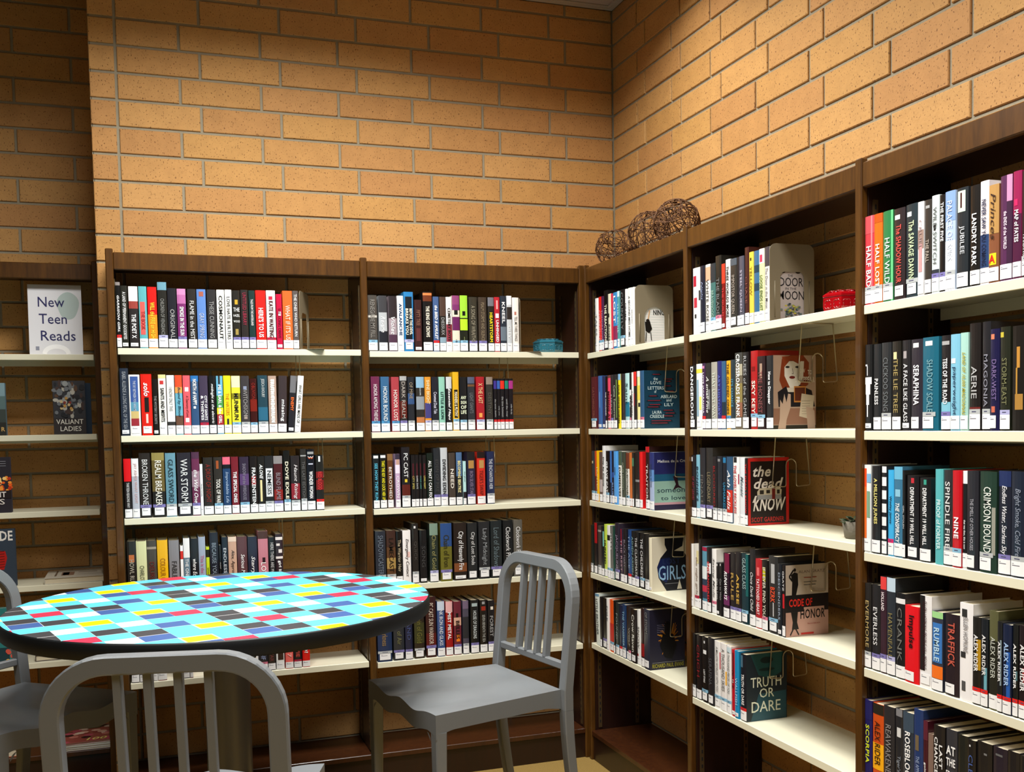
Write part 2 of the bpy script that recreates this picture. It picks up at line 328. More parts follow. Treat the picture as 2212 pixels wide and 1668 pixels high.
BOOKS = """
#U1 1
-20760 157 234|111|eee|wr|.2-.76BI|GARRISON GIRL|0-.05:8a8280
-20594 227 222|26261f|ddd|s-|.1-.86B|A LAND OF PERMANENT GOODBYES|
-20332 310 220|2a2626|fff|s-|.45-.84B|THE POET X|0-.26:f2efec .24-.36:9a4038
-19995 276 221|5fb0b8|a03030|w-|.4-.7|THE BOOK|.25-.78:e8605a:.15-.75
-19695 315 220|e01c18|ffd23a|w-|.25-.84B|WILL the FIRE on HIGH|.45-1:f08a1c
-19349 315 238|24231f|8a8a86|wl|.25-.8|CHILDREN OF VENGEANCE|0-.12:6a9cb0
-19010 303 217|22222a|aaa|w-|.35-.84|ORIGINAL|
-18684 304 216|7d2f6e|fff|wp|.3-.78B|SMOKE IN THE SUN|0-.1:d088bc .1-.25:b86aa4
-18324 296 216|2c2926|ddd|w-|.2-.84|FLAME in the MIST|
-17999 320 216|6088cc|b8c4dc|w-|.4-.82|GRAY SPRING|.04-.12:a86050:.25-.75
-17640 310 216|302f31|999|w-|.2-.82|THESE CUNNING|
-17298 270 216|f4f4ee|222|w-|.1-.84B|COSMONAUT|
-17004 239 217|f6f6f2|222|w-|.12-.84|LOVE HATE & FILTERS|
-16740 272 215|25231f|eee|wp|.28-.58H|THE HAZEL WOOD|.16-.24:c8a030:.3-.7 .66-.76:a08a48:.3-.7
-16443 261 218|2d2826|a03048|wp|.05-.6|UNTITLED LIBRARY|
-16156 225 216|1c3634|eee|wp|.15-.6|TALES FROM THE HINTERLAND|
-15907 365 217|e4221c|fff|w-|.3-.8B|HERE'S TO US|
-15517 329 218|f6f2ee|4a1820|wR|.18-.8B|KATE IN WAITING|.1-.16:c02040:.25-.7
-15162 211 205|c0103c|701028|s-|.25-.8|THE LONG DRIVE|.32-.39:ffffff:.35-.8
-14921 358 218|f0682c|ffe8d0|w-|.25-.84|WHAT IF IT'S US|
-14550 206 219|5a5250|eee|w-|.06-.78|THE ONES WHO RETURN|
#U1 2
-20731 286 242|27303f|9aa0a8|s-|.05-.9|ISABEL ALLENDE A LONG PETAL OF THE SEA|
-20434 369 219|f4f2f0|c8d0e0|w-|.1-.6|THE SKY BETWEEN YOU AND ME|.03-.45:3a589c:.12-.85 .45-.6:5a98b4:.12-.85 .6-.72:d0b878:.12-.85 .72-.84:9c2c38:.12-.85
-20036 377 221|e02418|fff|w-|.14-.36BI|solo|.38-.62:1c1814:.3-.7 .65-.8:f6d0c8:.4-.6
-19636 170 203|181614|999|s-|.3-.8|THE MYSTERY SECRETS|
-19435 261 219|f6f4ee|1c1c1c|w-|.22-.78B|SAINTS AND MISFITS|0-.06:e8dc98 .1-.16:c83838:.2-.7
-19149 263 217|f4f4f2|777|w-|.2-.6|I KNOW ONLY THIS|.78-.84:333333
-18863 252 217|6cb0c8|20384a|w-|.2-.7I|Bound by Blood|0-.2:e2502c .2-.3:e8a050 .68-.84:6a4a3a
-18587 253 216|e8606a|301818|w-|.34-.7I|A Taxonomy of Love|.2-.27:ffffff:.25-.75 .72-.79:ffffff:.25-.75
-18317 274 215|34547c|fff|w-|.06-.5B|NORTH of HAPPY|0-.1:2a70b4 .52-.56:ffffff:.3-.6
-18018 305 215|443a50|fff|wR|.34-.76B2|CITY OF SAINTS & THIEVES|
-17685 240 215|161616|fff|w-|.14-.82I|midnight at the electric|
-17415 229 214|6cb4d4|fff|w-|.16-.82B|ME & EARL & the GIRL|.0-.14:303030:.3-.6 .34-.55:4a9850 .55-.66:f0dc28 .66-.84:a82c30
-17162 260 215|f4e626|d88420|w-|.3-.68|THE HATERS|.74-.84:303030:.35-.65
-16877 311 214|f0e43a|2a2a20|wb|.3-.76B|MUNMUN|0-.2:f8f4b8 .3-.4:8a8420
-16542 307 214|3e3a3c|9a9694|wg|.24-.7|WITCHSIGN|.18-.24:8890a8:.3-.7 .68-.75:a09088:.3-.7
-16217 251 204|3a1210|902820|wb|.08-.38|OBLIVION|.38-.6:7a1c10
-15928 354 216|24424f|c8d0d0|wg|.06-.38|JESSICA KHOURY|.55-.78:2a6480
-15541 297 214|b49a8c|fff|w-|.06-.82B|TRUTH THE GIRL IN|.06-.82:e8e0d8:.3-.7
-15219 307 214|3c3234|eee|w-|.42-.8B|missing|L2
-14861 218 214|24242a|f07030|s-|.38-.62B|ENEMY|.0-.3:707074 L4
-14616 219 214|f6f6f4|222|w-|.16-.84|WHAT GIRLS ARE MADE OF|L5
#U1 3
-20718 248 216|1c1616|ddd|w-|.4-.82|THIRTEEN REASONS WHY|0-.38:d81018
-20455 243 216|b8bcc8|d0a8a8|w-|.08-.75|JAY ASHER WHAT LIGHT|0-.3:f0eef0 .85-1:8088a0
-20192 384 235|2a2522|ddd|wp|.1-.8|BROKEN THRONE|
-19761 434 235|6a5c34|f4f0e4|wp|.12-.82|REALM BREAKER|0-.12:94864c .6-1:1e1c18
-19297 360 233|6896a8|24343c|wg|.1-.78|GLASS SWORD|
-18890 482 233|2a2830|e4e4e4|wg|.1-.78|WAR STORM|
-18384 275 234|6c3050|fff|wp|.28-.8I|the Wild One|0-.1:503048 .3-.55:a08090
-18099 99 189|fff|555|w-|.3-.7|WAITING||Z
-17974 333 213|2c2824|8a2c24|w-|.12-.78|A DROP OF NIGHT|
-17610 303 213|302c28|f0ece4|wb|.38-.8B|TOOL OF WAR|.06-.2:a05028:.3-.6
-17286 273 213|234068|a8bcd8|w-|.26-.8I|Improbable Life|0-.13:f06880 .13-.2:14141c
-16981 260 213|78202c|fff|w-|.26-.8B|THE SPECIAL ONES|
-16683 337 212|33283c|8c8494|wb|.12-.76|SHADOW and the WIREHOUSE|.3-.5:5c4070
-16314 275 213|1c1616|f4f4f4|w-|.2-.84B|FRANKENSTEIN|.35-.5:a01820:.2-.8
-16020 249 212|201e1c|f0f0f0|w-|.14-.4BI|ALONE|.42-.8:e8d8a0:.3-.6
-15762 308 213|242426|1c1c1c|wg|.26-.68|NEMESIS|.22-.72:e0e0e4:.1-.9
-15438 326 212|4a1c20|988890|wp|.3-.78|BLIND FLAME|0-.14:8a8484 .6-.78:8c2420
-15075 243 231|141412|f4ecd0|wb|.18-.79B|DOVE EXILE|
-14802 329 211|2a2426|e8e0e0|wg|.16-.78I|Haunt Rising|.5-.78:8c2430
-14437 218 236|2c2a28|6a6866|wg|.2-.8|THE LAST EDITION|.1-.12:aaaaaa
-14196 292 234|10131c|fff|w-|.36-.8B|WONDER WOMAN|.04-.08:999999:.1-.9 .23-.25:ccccdd:.2-.8 W
-13863 287 211|20201e|d03838|wr|.3-.63B|RED BLOOD|.02-.12:f0f0f0:.35-.6 .3-.42:7c1a1c .45-.63:7c1a1c
#U1 4
-20717 309 223|211d19|b8b0a0|w-|.3-.9|HOWL RULE THE|.22-.34:c07040:.2-.8
-20399 357 222|dce0ac|4a5040|w-|.4-.9|CHARLOTTE Cuts it|
-20037 330 222|48423a|702c28|w-|.35-.7|DELIRIA|.1-.14:a09888
-19683 367 222|f2ba10|a86c10|w-|.3-.7|COLOUR OF|
-19279 358 219|88868a|3a3838|w-|.35-.8|FABLE OF|
-18886 102 198|fff|555|w-|.4-.8|only|.1-.25:d83028|Z
-18774 226 225|6c8494|fff|w-|.34-.88|THE ONE AWAY|0-.32:f4f4f4
-18519 274 222|1b1a20|fff|w-|.34-.86I|where Echo Ends|
-18239 243 227|a0acc0|c06088|w-|.3-.8|This is the Season|
-17979 119 188|cade20|242414|w-|.3-.7|SPARE|.05-.2:202010|Z
-17839 298 241|1f212c|8c9aa8|w-|.16-.88|BECAUSE YOU LOVE|
-17517 81 193|1a1a1c|bbb|w-|.2-.6|HUNT||Z
-17412 210 222|1c2430|d0d8e0|w-|.1-.85|ENDLESS S S|.6-.8:4c6478
-17181 302 221|cca48c|2a2020|w-|.22-.86I|Alex, Approximately|0-.08:e8d0bc
-16858 358 220|5c383c|fff|w-|.3-.9I|Serious Moonlight|
-16475 342 218|25273a|fff|w-|.34-.9I|Starry Eyes|
-16096 363 237|c67c8a|fff|w-|.5-.9|LOVELY|0-.12:4c3430 .42-.5:301820:.4-.7
-15709 238 213|16161a|c8c8c8|w-|.1-.86|HERE THERE ARE MONSTERS|
-15455 264 223|302028|fff|w-|.45-.9B|girl like that|.05-.1:e8e0dc .16-.2:e8e0dc:.1-.6 .26-.32:e8e0dc:.4-.9 .38-.42:e8e0dc
#U1 5
-20709 257 189|222|eee|w-|N|-||Z
-20432 234 178|444a58|eee|w-|N|-||Z
-19959 144 179|e8e8e8|444|w-|N|-||Z
-19807 311 177|8c3030|eee|w-|N|-||Z
-19066 96 171|e0a0a8|444|w-|N|-||Z
-18961 261 170|1c1c1c|eee|w-|N|-||Z
-18684 110 168|a02030|eee|w-|N|-||Z
-16542 329 176|f2f2f2|111|w-|.2-.8B|UNA||Z
-16191 322 173|22242e|98a8d0|wk|.3-.75|SAND-IF||Z
-15847 266 171|2a2424|7a3c3c|w-|.3-.8|THE WAR||Z
-15550 299 168|eeeeec|222|w-|.2-.6|NOW|.6-.78:3a2820:.2-.9|Z
-15207 291 166|f06a64|ffc8c0|w-|.3-.8|ST 7||Z
-14888 288 163|1b1a20|d05048|wR|.3-.74B|MOVIE||Z
-14564 281 160|dc1818|fff|w-|.4-.66B|DO?||Z
#U2 1
-11694 349 215|484440|8a8680|wb|.08-.76|RENEGADE MY FILL|.36-.4:c0bcb4
-11277 323 214|b4b8bc|fff|w-|.38-.66I|Reverie|0-.3:3c3c40 .64-1:1e2028
-10889 313 213|a09098|fff|w-|.38-.7I|Violet|0-.4:2c2428 .7-1:4c3044
-10548 245 215|f4f6f8|28466c|w-|.14-.72B|AVALANCHE|
-10279 377 231|2a7cb8|f0ead8|wl|.28-.72B2|BEFORE THE DEVIL BREAKS YOU|.08-.8:101820:.15-.85
-9861 289 201|391e1e|8c6050|s-|.2-.5|FIFTY TREE|.55-.8:5c2c2c:.2-.8
-9522 365 233|161212|f8f0dc|w-|.24-.76B|THE KING OF CROWS|.02-.06:e08048 .06-.16:6a3018
-9107 234 215|445e8c|fff|wr|.16-.78BI|the BIRD & AMULET|
-8844 252 215|24211e|a8a8a8|w-|.38-.7|DIESSUIX|.0-.35:4c3830 .74-.84:88a0b0
-8579 232 215|ece8e8|202020|w-|.2-.8B|CEMETERY BOYS|.5-.82:8c3040
-8331 300 221|e8dcc8|1c1c1c|wb|.78-.84|SISTERS|.0-.16:8c4070 .16-.26:7a3068 .26-.34:1a1a1a:.25-.75 .38-.62:662058
-8014 310 222|1c2014|e0f0a0|wb|.74-.8|FILE THE ANSWERS|.0-.4:a0d83c .28-.36:101010:.3-.7 .42-.62:b8e82c
-7639 334 217|36332a|98907c|wp|.16-.82|A SONG OF WRAITHS|
-7245 336 217|41362c|908068|wp|.1-.8|PSALM STORMS AND SILENCE|
-6853 255 217|26221c|f0dc20|w-|.28-.82B|HEARTSTORM|0-.16:707078
-6572 226 219|b82430|fff|w-|.42-.82B|UNHINGED|.06-.22:f0a8a8:.35-.65 .3-.38:ffffff:.2-.8
-6324 249 224|28303c|f4f4f4|w-|.1-.5B|KNEEL|.55-.8:687480
-6053 210 225|c8ccd0|eee|w-|.5-.8|CITY|0-.16:f0f0f0 .2-.42:2c2420
-5808 273 219|f2ece4|5c5450|w-|.35-.8|TELL ME THREE THINGS|.26-.32:b87060:.3-.6
#U2 2
-11655 338 216|6a2848|e8dce0|wB|.14-.8|HONOR AMONG THIEVES|
-11273 332 215|38648c|e8f0f4|wB|.18-.8|HONOR BOUND|
-10859 306 214|a83e46|f8e8e0|wB|.24-.8|HONOR LOST|
-10520 275 217|302c2c|b0a8a0|wp|.1-.76|DARK REALM|.45-.76:5c2018 0-.08:a8a8a8
-10204 260 214|24262c|9c8c78|wg|.1-.4|OF MINE|.3-.5:34507c
-9866 323 214|302c28|d8e0e4|w-|.2-.34|GOLDEN EMPIRE|0-.2:88b0cc .36-.6:8c949c .74-.84:c07848
-9521 250 214|d89030|fff0c0|wl|.06-.5|SHINE BRIGHT|.48-.76:44407c
-9238 268 214|20212a|dde|wg|.28-.68|Crowned Dust Tale|
-8945 248 214|90c8b4|183c3c|w-|.28-.78B|LITTLE & LION|
-8650 232 214|201f22|f8f8f8|w-|.2-.82BI|Essential Maps|0-.22:c8ccd0
-8375 250 233|e8b020|f8e8c0|wb|.34-.76B|MANNERS & MUTINY|.3-.78:1c1810:.2-.8
-8082 277 213|161618|e8f0d0|wb|.34-.7HB|ANY SIGN OF LIFE|
-7762 292 213|2c2e33|74787c|wg|.3-.68|LIGHT GIANTS|0-.12:505870 .14-.18:704c30
-7406 337 214|a81c26|f0c890|wl|.12-.5|X THE LAST|.68-.76:f0a050:.3-.7
-6983 278 213|34302c|5c5850|wg|.3-.7|DESTINY|0-.14:8c7c70
-6670 131 206|151015|aaa|wr|.4-.75|the seven deaths|.04-.2:3c3088|Z
-6527 127 206|151015|aaa|wr|.5-.75|only you|.04-.2:3860b0|Z
-6383 171 206|151015|aaa|wr|.35-.75|the time between|.04-.2:e03020
-6199 149 206|151015|aaa|wr|.4-.75|until the river|.04-.2:20806c|Z
-6032 185 206|151015|aaa|wr|.5-.7|under the sky|.04-.2:a83080
#U2 3
-11658 235 212|1c2224|58b8d4|w-|.16-.84B|SEE HOW THEY RUN|.02-.07:e8e8e8:.1-.9
-11381 249 213|1a1814|ece028|w-|.12-.84B|TAKE THE KEY AND LOCK HER UP|.02-.07:e8e8e8:.1-.9
-11090 220 213|60381c|f4ece0|w-|.24-.82|BETROTHED|0-.12:846038
-10782 188 212|c8a8c8|fff|w-|.38-.84|CROWN|0-.1:383040 .1-.2:c09888:.2-.9 .2-.36:f0e0f0
-10523 328 238|201c20|e8e8e8|wg|.1-.5|PC CAST|.53-.58:e8c838:.35-.65 .62-.82:5c2018
-10145 157 206|1a1616|c8b860|w-|.4-.65|CITY SPIES|.16-.45:4c1820:.3-.7
-9975 135 206|1a1616|ccc|w-|.4-.65|DARK DAYS|.16-.45:4c1820:.3-.7|Z
-9822 107 206|1a1616|58a89c|w-|.4-.65|COLD LAKE|.16-.45:4c1820:.3-.7|Z
-9687 146 205|1a1616|d8c860|w-|.4-.65|LONG NIGHT|.16-.45:4c1820:.3-.7|Z
-9503 244 212|172018|f4f4f4|w-|.14-.84B|ALL THAT I CAN FIX|
-9226 258 231|282a2e|444|wp|.2-.75|EDEN OF FIRE|
-8938 280 232|c4c8cc|282a30|wp|.2-.8B|DIVIDING EDEN|
-8614 268 211|463c34|e4dcd0|w-|.3-.68B|NEED|
-8310 243 212|25272b|f0e4a0|w-|.16-.76B|BECOMING BEATRIZ|0-.45:4c6c94
-8027 126 176|b8e0e0|345|w-|.1-.6|the ghost|.7-1:241c20|Z
-7849 327 212|28243c|8c7c98|wp|.36-.8|IRON SILVER STAR|.16-.31:b08448:.15-.85 .0-.15:1c1a1c
-7435 337 212|d03020|701810|w-|.35-.82|TIGER'S SWAP|.16-.31:b88c50:.25-.85 .0-.12:201410
-7010 312 212|20284c|d0d4e0|wg|.14-.72|THE ENCHANTER HEIR|
#U2 4
-11646 406 215|2a2e38|6c7684|wg|.08-.8|SHADOWCASTER|
-11200 360 215|5c3c24|201810|wg|.14-.76|LAMECAST|0-.3:402820 .5-.7:a8884c
-10812 242 211|15120f|c0b090|w-|.16-.76|The Warrior Heir|
-10554 320 213|f8f4f2|200c0c|n-|.16-.86I|Emergency Contact|.4-.5:f0c8c0:.5-.9
-10181 252 238|25201e|4c4844|wg|.2-.72|QUICK|.04-.08:e0e0e0:.3-.6
-9868 286 210|171618|444|s-|.3-.7|SONG|
-9467 338 235|26302a|94905c|wl|.2-.78|Chain of Gold|0-.2:7c9484
-9017 469 233|6c6824|383414|wp|.2-.75|Chain of Iron|0-.4:2c4c84
-8465 532 232|261c18|f4f4f4|s-|.15-.82|City of Heavenly Fire|.7-.85:7c4828
-7890 393 229|222426|dcdcdc|w-|.16-.74|City of Lost Souls|
-7425 460 232|242528|909498|wg|.12-.76|Lady Midnight|
-6914 464 233|202628|64747a|wp|.12-.8|Lord of Shadows|
-6372 398 233|181a1c|e0e0e0|w-|.12-.8|Clockwork Prince|
-5922 375 232|605c54|e8e8e8|wg|.12-.8|Clockwork Princess|
#U2 5
-11648 572 211|1c3054|987c50|wg|.1-.7|Lord of Darkness|
-11008 428 207|2a2e34|70704c|wp|.1-.7|Queen of Air|
-10539 292 204|20243c|44507c|wp|.1-.7|SAND|
-10165 409 205|2c241c|706c34|wg|.1-.7|Chain of Gold|.3-.7:3c3c20
-9682 412 243|38181a|d8c8b8|wp|.1-.78|PC CAST SUN WARRIOR|.6-.8:5c1c18
-9220 299 222|3c5488|e8ecf4|w-|.14-.8|INK IRON AND GLASS|0-.16:c8d4e4
-8867 284 219|a01818|fff|w-|.2-.7B|MIST METAL|0-.2:e8b0b0
-8533 306 217|6c2434|1c1014|wp|.36-.7B|BELLES|.22-.3:101010:.3-.6 .3-.45:d8a890 .62-.75:f08020:.3-.8
-8156 245 217|4c4858|aaa|wg|N|-|0-.15:706078 .3-.7:2c2c30
-7830 331 218|17181a|dce4e4|wp|.2-.72|HOUSE OF DRAGONS|.06-.12:a8b8b8:.15-.85
-7435 299 215|1b1614|b0b0a8|w-|.28-.8|SEVEN BENEATH THE SEA|.12-.2:982c1c:.2-.8 .03-.08:999999:.3-.7
-7094 279 211|19181c|aaa|wp|.3-.7|FOREST|.12-.18:e8e0d0:.4-.8
#S3 1
3945 308 213|f4f4f2|888|w-|.3-.7|TALES||Z
4265 291 215|e02018|f8c0b8|wb|.25-.8|CONFIDENCE||Z
4569 228 214|4c2448|c8a0c8|wb|.25-.8|TOMORROW||Z
4814 413 233|121010|f8f4d8|w-|.24-.84B|THE REACTION|
5239 290 215|e8e4c8|444|w-|.55-.85|ROSES|.35-.42:202020:.0-.5|Z
5541 161 213|d83048|fff|w-|N|-||Z
5713 385 214|3a8cc8|f8f8f8|w-|.06-.55B|LOST|.6-.84:8c2c54
6110 212 215|54a0a4|c8e8e8|w-|.2-.75|THE EDGE|0-.1:c8e0e8|Z
6349 439 217|141416|777|wb|.05-.7|COUNTLY|
6843 162 214|eee|222|w-|.1-.7|DRAMA||Z
7021 304 215|f4f4f0|2a2a2a|w-|.14-.85|A SECOND MISS HOME||Z
7341 116 214|f0f0ec|444|w-|.2-.8|BROKEN||Z
7467 188 213|f8f8f4|999|n-|N|-|C:S31
#S3 2
3416 569 211|582028|8c5048|wb|.2-.8|CATCHING FIRE|
4103 370 212|3c68a8|88a8d8|s-|N|-|.3-.6:6c98d0:.4-.6|Z
4515 286 209|2c3058|7078a8|s-|N|-||Z
4826 164 207|161214|fff|w-|.3-.75B|THE THOUSAND||Z
5031 314 210|f04c6c|301018|w-|.3-.84B|MISSING AT|0-.05:6c3c38|Z
5371 255 210|302c30|999|wp|.3-.8|HERO||Z
5646 335 210|28282a|c8d0b8|w-|.2-.84|Come Tomorrow|.1-.8:708c48:.85-1|Z
6029 242 210|f4e01c|202010|n-|.2-.9B|FOUR WHITE HORSES|0-.11:8cb8dc|Z
6305 206 210|262022|777|w-|N|-||Z
6535 189 209|302c30|644|w-|.2-.8|THE FIRE||Z
6738 360 209|bce4e4|1c4048|w-|.14-.6|Saint|.52-.78:1c7490
7121 148 208|1c1a1a|fff|wk|.3-.7|BLACK|.3-.4:f0f0f0|Z
7283 160 210|f4f2ee|222|w-|.3-.8|LOVE YOU||Z
7456 249 211|241c1c|c44|w-|N|-|0-.25:e03028 .38-.6:a02c34:.0-.5|Z
7723 237 212|f4e8a0|222|w-|N|-|0-.1:f0f0f0 .25-.5:e8d050 .55-.62:202020:.5-1|Z
7982 352 212|2c567c|234|wk|N|-|C:S32
#S3 3
3311 314 204|30363c|9a9484|wb|N|-|.2-.25:c0b890:.3-.7|Z
3651 258 204|c84c24|301010|wb|N|-|.5-.8:6c1c1c|Z
3919 204 206|f4ba10|f8f0b0|w-|.3-.8|HUNTER||Z
4138 302 201|604c44|c8b8a8|w-|N|-|.55-.8:b8a8a4|Z
4475 298 227|ececec|181818|w-|.2-.72B|Day by Danny||Z
4788 318 207|181214|f8f8f8|wb|.2-.8B|GRAVE CAT||Z
5178 145 207|3c70b8|222|w-|N|-|.6-.84:18243c|Z
5333 253 207|141a30|88a0d0|w-|.6-.84|BLUE|.4-.5:2c4c90|Z
5595 367 207|54a4ec|28507c|w-|N|-|.3-.45:24486c:.3-.5
5972 338 208|f0ece0|282820|w-|.3-.84B|DAMSELVES|0-.26:4c5c48|Z
6323 337 206|3c4438|a0a890|w-|.2-.7|OTHER KINGDOM||Z
6673 327 204|f0ece4|203018|wb|.3-.84B|QUESTIONABLE|0-.3:6c3424|Z
7009 221 205|c86c30|222|w-|N|-||Z
7239 166 205|2c2824|808070|w-|N|-|.1-.25:4c7c5c|Z
7514 344 210|241c1c|aaa|w-|N|-|.5-.54:888888
7870 262 209|e01c20|401010|w-|N|-||Z
8362 309 229|2c1414|e4dcd4|w-|.28-.84|TRAITOR|0-.09:b8141c
8721 364 209|a8b8d8|345|w-|.2-.6|someone to love|0-.3:28306c .3-.5:5c88c0 C:S33
#S3 4
3155 251 197|1c2420|777|wg|N|-||Z
3478 316 210|201a1c|999|w-|N|-|0-.4:a8141c:.3-1|Z
3875 332 200|48403c|aaa|wg|N|-|.08-.12:a09890|Z
4250 274 202|161c20|fff|w-|N|-|.1-.4:78b8b0:.7-1|Z
4550 286 212|c8e054|181c10|w-|.3-.75B|HUNTED||Z
4862 282 210|f0f0ec|222|wb|N|-|.18-.28:202020|Z
5170 228 211|6c6c68|eee|wb|.1-.5|MARS||Z
5423 125 211|20483c|aab|w-|N|-||Z
5573 445 226|2c2434|9c8ca8|wp|.2-.8|JACQUELINE|
6053 282 207|281c30|c8a0b0|w-|.2-.8|THE REST|0-.3:8c1c34:.2-.6|Z
6358 311 210|1e1a20|8c8490|w-|.2-.7|BLACK MARY||Z
6755 291 210|1c447c|88a8d0|wr|.1-.7|THE ACE||Z
7069 291 208|141416|7ca0a0|w-|.1-.8|ASHEN ARISEN||Z
7379 355 208|141416|d8d8d8|wp|.1-.82|THE CLASSMATE|
7779 401 207|161414|e4e4e4|wb|.1-.82|THE CHILDREST|
8224 349 206|1c1a18|777|wg|N|-|
8573 237 197|ece4c8|665|s-|N|-|C:S34
#S3 5
3588 411 211|e0e8e0|303c44|n-|.1-.8|LITTLE BROTHER|0-.05:6c98b8 L-3
4033 202 206|201c1c|666|w-|N|-||Z
4269 399 206|161616|555|wp|N|-||Z
4701 229 210|f4f2ee|345|w-|.1-.5|FOLK||Z
4963 419 209|e85414|a03010|wb|N|-|.45-.8:c42818
5394 146 211|141210|ccc|w-|N|-||Z
5572 314 206|242c2c|8c9c98|wb|.2-.7|FOUND||Z
5905 248 202|18203c|888|wr|N|-||Z
6177 323 209|1c3860|88b8d8|wg|.12-.78B|THE VANISHER||Z
6531 211 208|281410|777|w-|N|-||Z
6759 220 206|26201e|b8b0a0|wk|.3-.8|WOLF||Z
7009 421 205|1a1010|f0f0e8|w-|.1-.8|Crow Raven|
7465 299 209|f0f0ee|555|w-|.3-.7|SNOW|.8-.86:b81c28:.0-.4|Z
7793 283 220|2c1418|999|w-|N|-|.6-.82:8c1418|Z
8103 471 223|2c3040|888|w-|.05-.4|OF STORM|C:S35
#S4 1
12045 411 215|f4f0ee|333|n-|N|-|.12-.28:b82038:.1-.6 .45-.6:c03040:.2-.7 .7-.76:404040:.3-.6
12467 97 214|f0f0f0|222|w-|N|-|.35-.5:282828|Z
12564 283 215|1c2030|8c98b8|w-|.15-.6I|Night|
12857 315 215|f0ece4|444|w-|.22-.85|WHITE ROSE|.04-.24:d8a888
13188 319 213|44706c|98b8a8|wb|.4-.8|BRAVEHOOD|0-.28:303438
13517 358 232|242420|777|wk|.3-.8|THE BLADE|
13890 208 202|7c1410|d44|s-|.36-.8|THE GUILD|.0-.3:f04028
14118 283 212|f0f0ec|202020|w-|.1-.84B|THREE WORLDS MORE|
14411 383 209|34322e|a89c90|w-|.24-.8|IMPOSTOR QUEEN|0-.1:505860
14813 122 209|24242a|888|w-|N|-||Z
14945 270 209|50505e|c0b8c8|w-|.2-.8|STEEL QUEEN|
15228 229 231|44201c|7c4840|w-|.3-.8|CHASE|
15480 248 213|ecca4c|807020|w-|.2-.6|YELLOW|.08-.12:303010:.3-.6
15741 283 212|38688f|88a8c8|w-|N|-|.2-.3:203c50 .45-.55:203c50
16038 283 213|e4e8a8|486030|w-|.36-.84B|LOOSE ENDS LIST|0-.2:f4f0ec .08-.18:c03858:.2-.7
16329 248 214|e0dcd8|545054|w-|.28-.82|The Door in the Moon|0-.26:484044 C:S41
#S4 2
11810 372 211|161416|fff|w-|.02-.84B|DANGEROUS|
12199 382 214|f4f4ec|88a|w-|N|-|.08-.14:e8d848 .24-.8:8cacc0:.1-.5 .5-.7:f0e870:.6-.9
12596 225 214|3c2444|e8e0f0|wr|.14-.76B|LOVE JACARANDA|.04-.08:c880a8:.2-.8
12832 342 213|2a2826|e4e4e0|w-|.2-.75I|A small Fine|.4-.7:707070:.4-.9
13201 351 214|a8a498|d8e0d0|w-|.15-.84|THAT LOST WAY|0-.84:d0ccc0:.0-.2
13562 294 215|26286c|5c68b8|w-|.2-.8|ART HISTORY|
13865 249 213|345c80|18202c|wr|N|-|.6-.8:20303c
14124 245 213|eaa818|50380c|wB|.04-.78B|THE GILDED ONES|
14379 280 214|26343c|4c88a0|w-|.28-.68B|IT'S CHANCE|
14678 420 233|6c6250|f4f4f0|w-|.02-.84B|CROSSROADS FRANK|.0-.15:444440 .15-.3:b0a890:.5-1 .4-.65:8c7c48 .65-.84:906048:.3-1
15113 332 232|1d1b1c|a8a8a8|w-|.05-.84|RULES of the GAME|.18-.24:5c5c5c:.3-.7
15514 382 233|ac1a1c|f0dcd0|wb|.38-.8B|SKY KEY|.2-.26:7c1010:.2-.7
15918 425 214|2a1a1c|8c5050|wb|.2-.78|THE HONEST|.1-.3:a88c78:.4-.7
16386 354 213|232426|fff|w-|.22-.66B|How to Disappear|C:S42
#S4 3
11822 308 207|16151a|8c2c38|w-|.34-.72|OF ART LEAVES|.03-.1:cccccc:.0-.4
12157 237 209|7cb4c8|203448|w-|.08-.84B|BONNIE'S|
12405 352 232|27262a|64605c|wp|.38-.8|FINALE|
12784 434 233|2a2826|84785c|wp|.34-.76|LEGENDARY|
13233 259 206|201c1e|902024|wg|.15-.78|BLOODRED|
13507 306 207|20242c|666|wg|N|-|.04-.08:888888:.2-.7
13823 290 208|161a24|2c80a8|wg|.4-.8B|UNMARKED|.02-.1:2878a8:.2-.8
14133 358 207|2a5070|f4f4f4|w-|.2-.8I|Ash Falls|.5-.84:c83020
14506 298 207|f4f2f0|c02830|n-|.12-.84B|THE LOVELY RECKLESS|0-.08:202020:.2-.8
14814 70 207|f0f0f0|a02040|w-|N|-|.25-.4:a02040|Z
14890 291 207|e4e8ec|607078|w-|.28-.58BI|Mosaic|
15195 171 205|1c1414|d03030|w-|.08-.82B|THE DEAD I KNOW|C:S43
#S4 4
11810 137 213|f0eeea|333|w-|N|-||Z
11964 324 215|dcd8d0|8c7464|wR|.2-.78|the night girls|.1-.3:d8cc98:.5-.9
12316 140 233|2a2220|666|w-|N|-||Z
12512 303 211|5c94ac|fff|w-|N|-|0-.06:a02040 .3-.5:e0e8e8 .5-.8:303c50 .6-.7:c03048
12843 260 213|161214|c83038|w-|.22-.84B|ENDANGERED|.24-.4:f0f0f0
13119 288 210|f4f2ee|383838|wk|.1-.78I|Saving Made|
13423 205 169|121214|bbb|s-|.3-.7|Can to Love|.02-.06:ffffff:.3-.5|Z
13644 208 172|121214|999|n-|.3-.7|Can to Wait|.02-.06:ffffff:.3-.5|Z
13877 357 206|281424|fff|w-|.28-.72BI|RUNAWAYS|0-.3:781c40:.3-1 .65-.8:6c2c5c
14260 325 211|242020|b0904c|wp|.18-.82B|RULE|
14609 318 217|201c1e|d0a84c|wp|.2-.86B|ARISE|
14942 393 216|17343c|a0b8b8|wb|.06-.5|GLASS CLASS|.0-.6:1c5c5c:.7-1
15396 313 235|232224|e0e0e0|w-|.3-.8I|Once Dark Child|
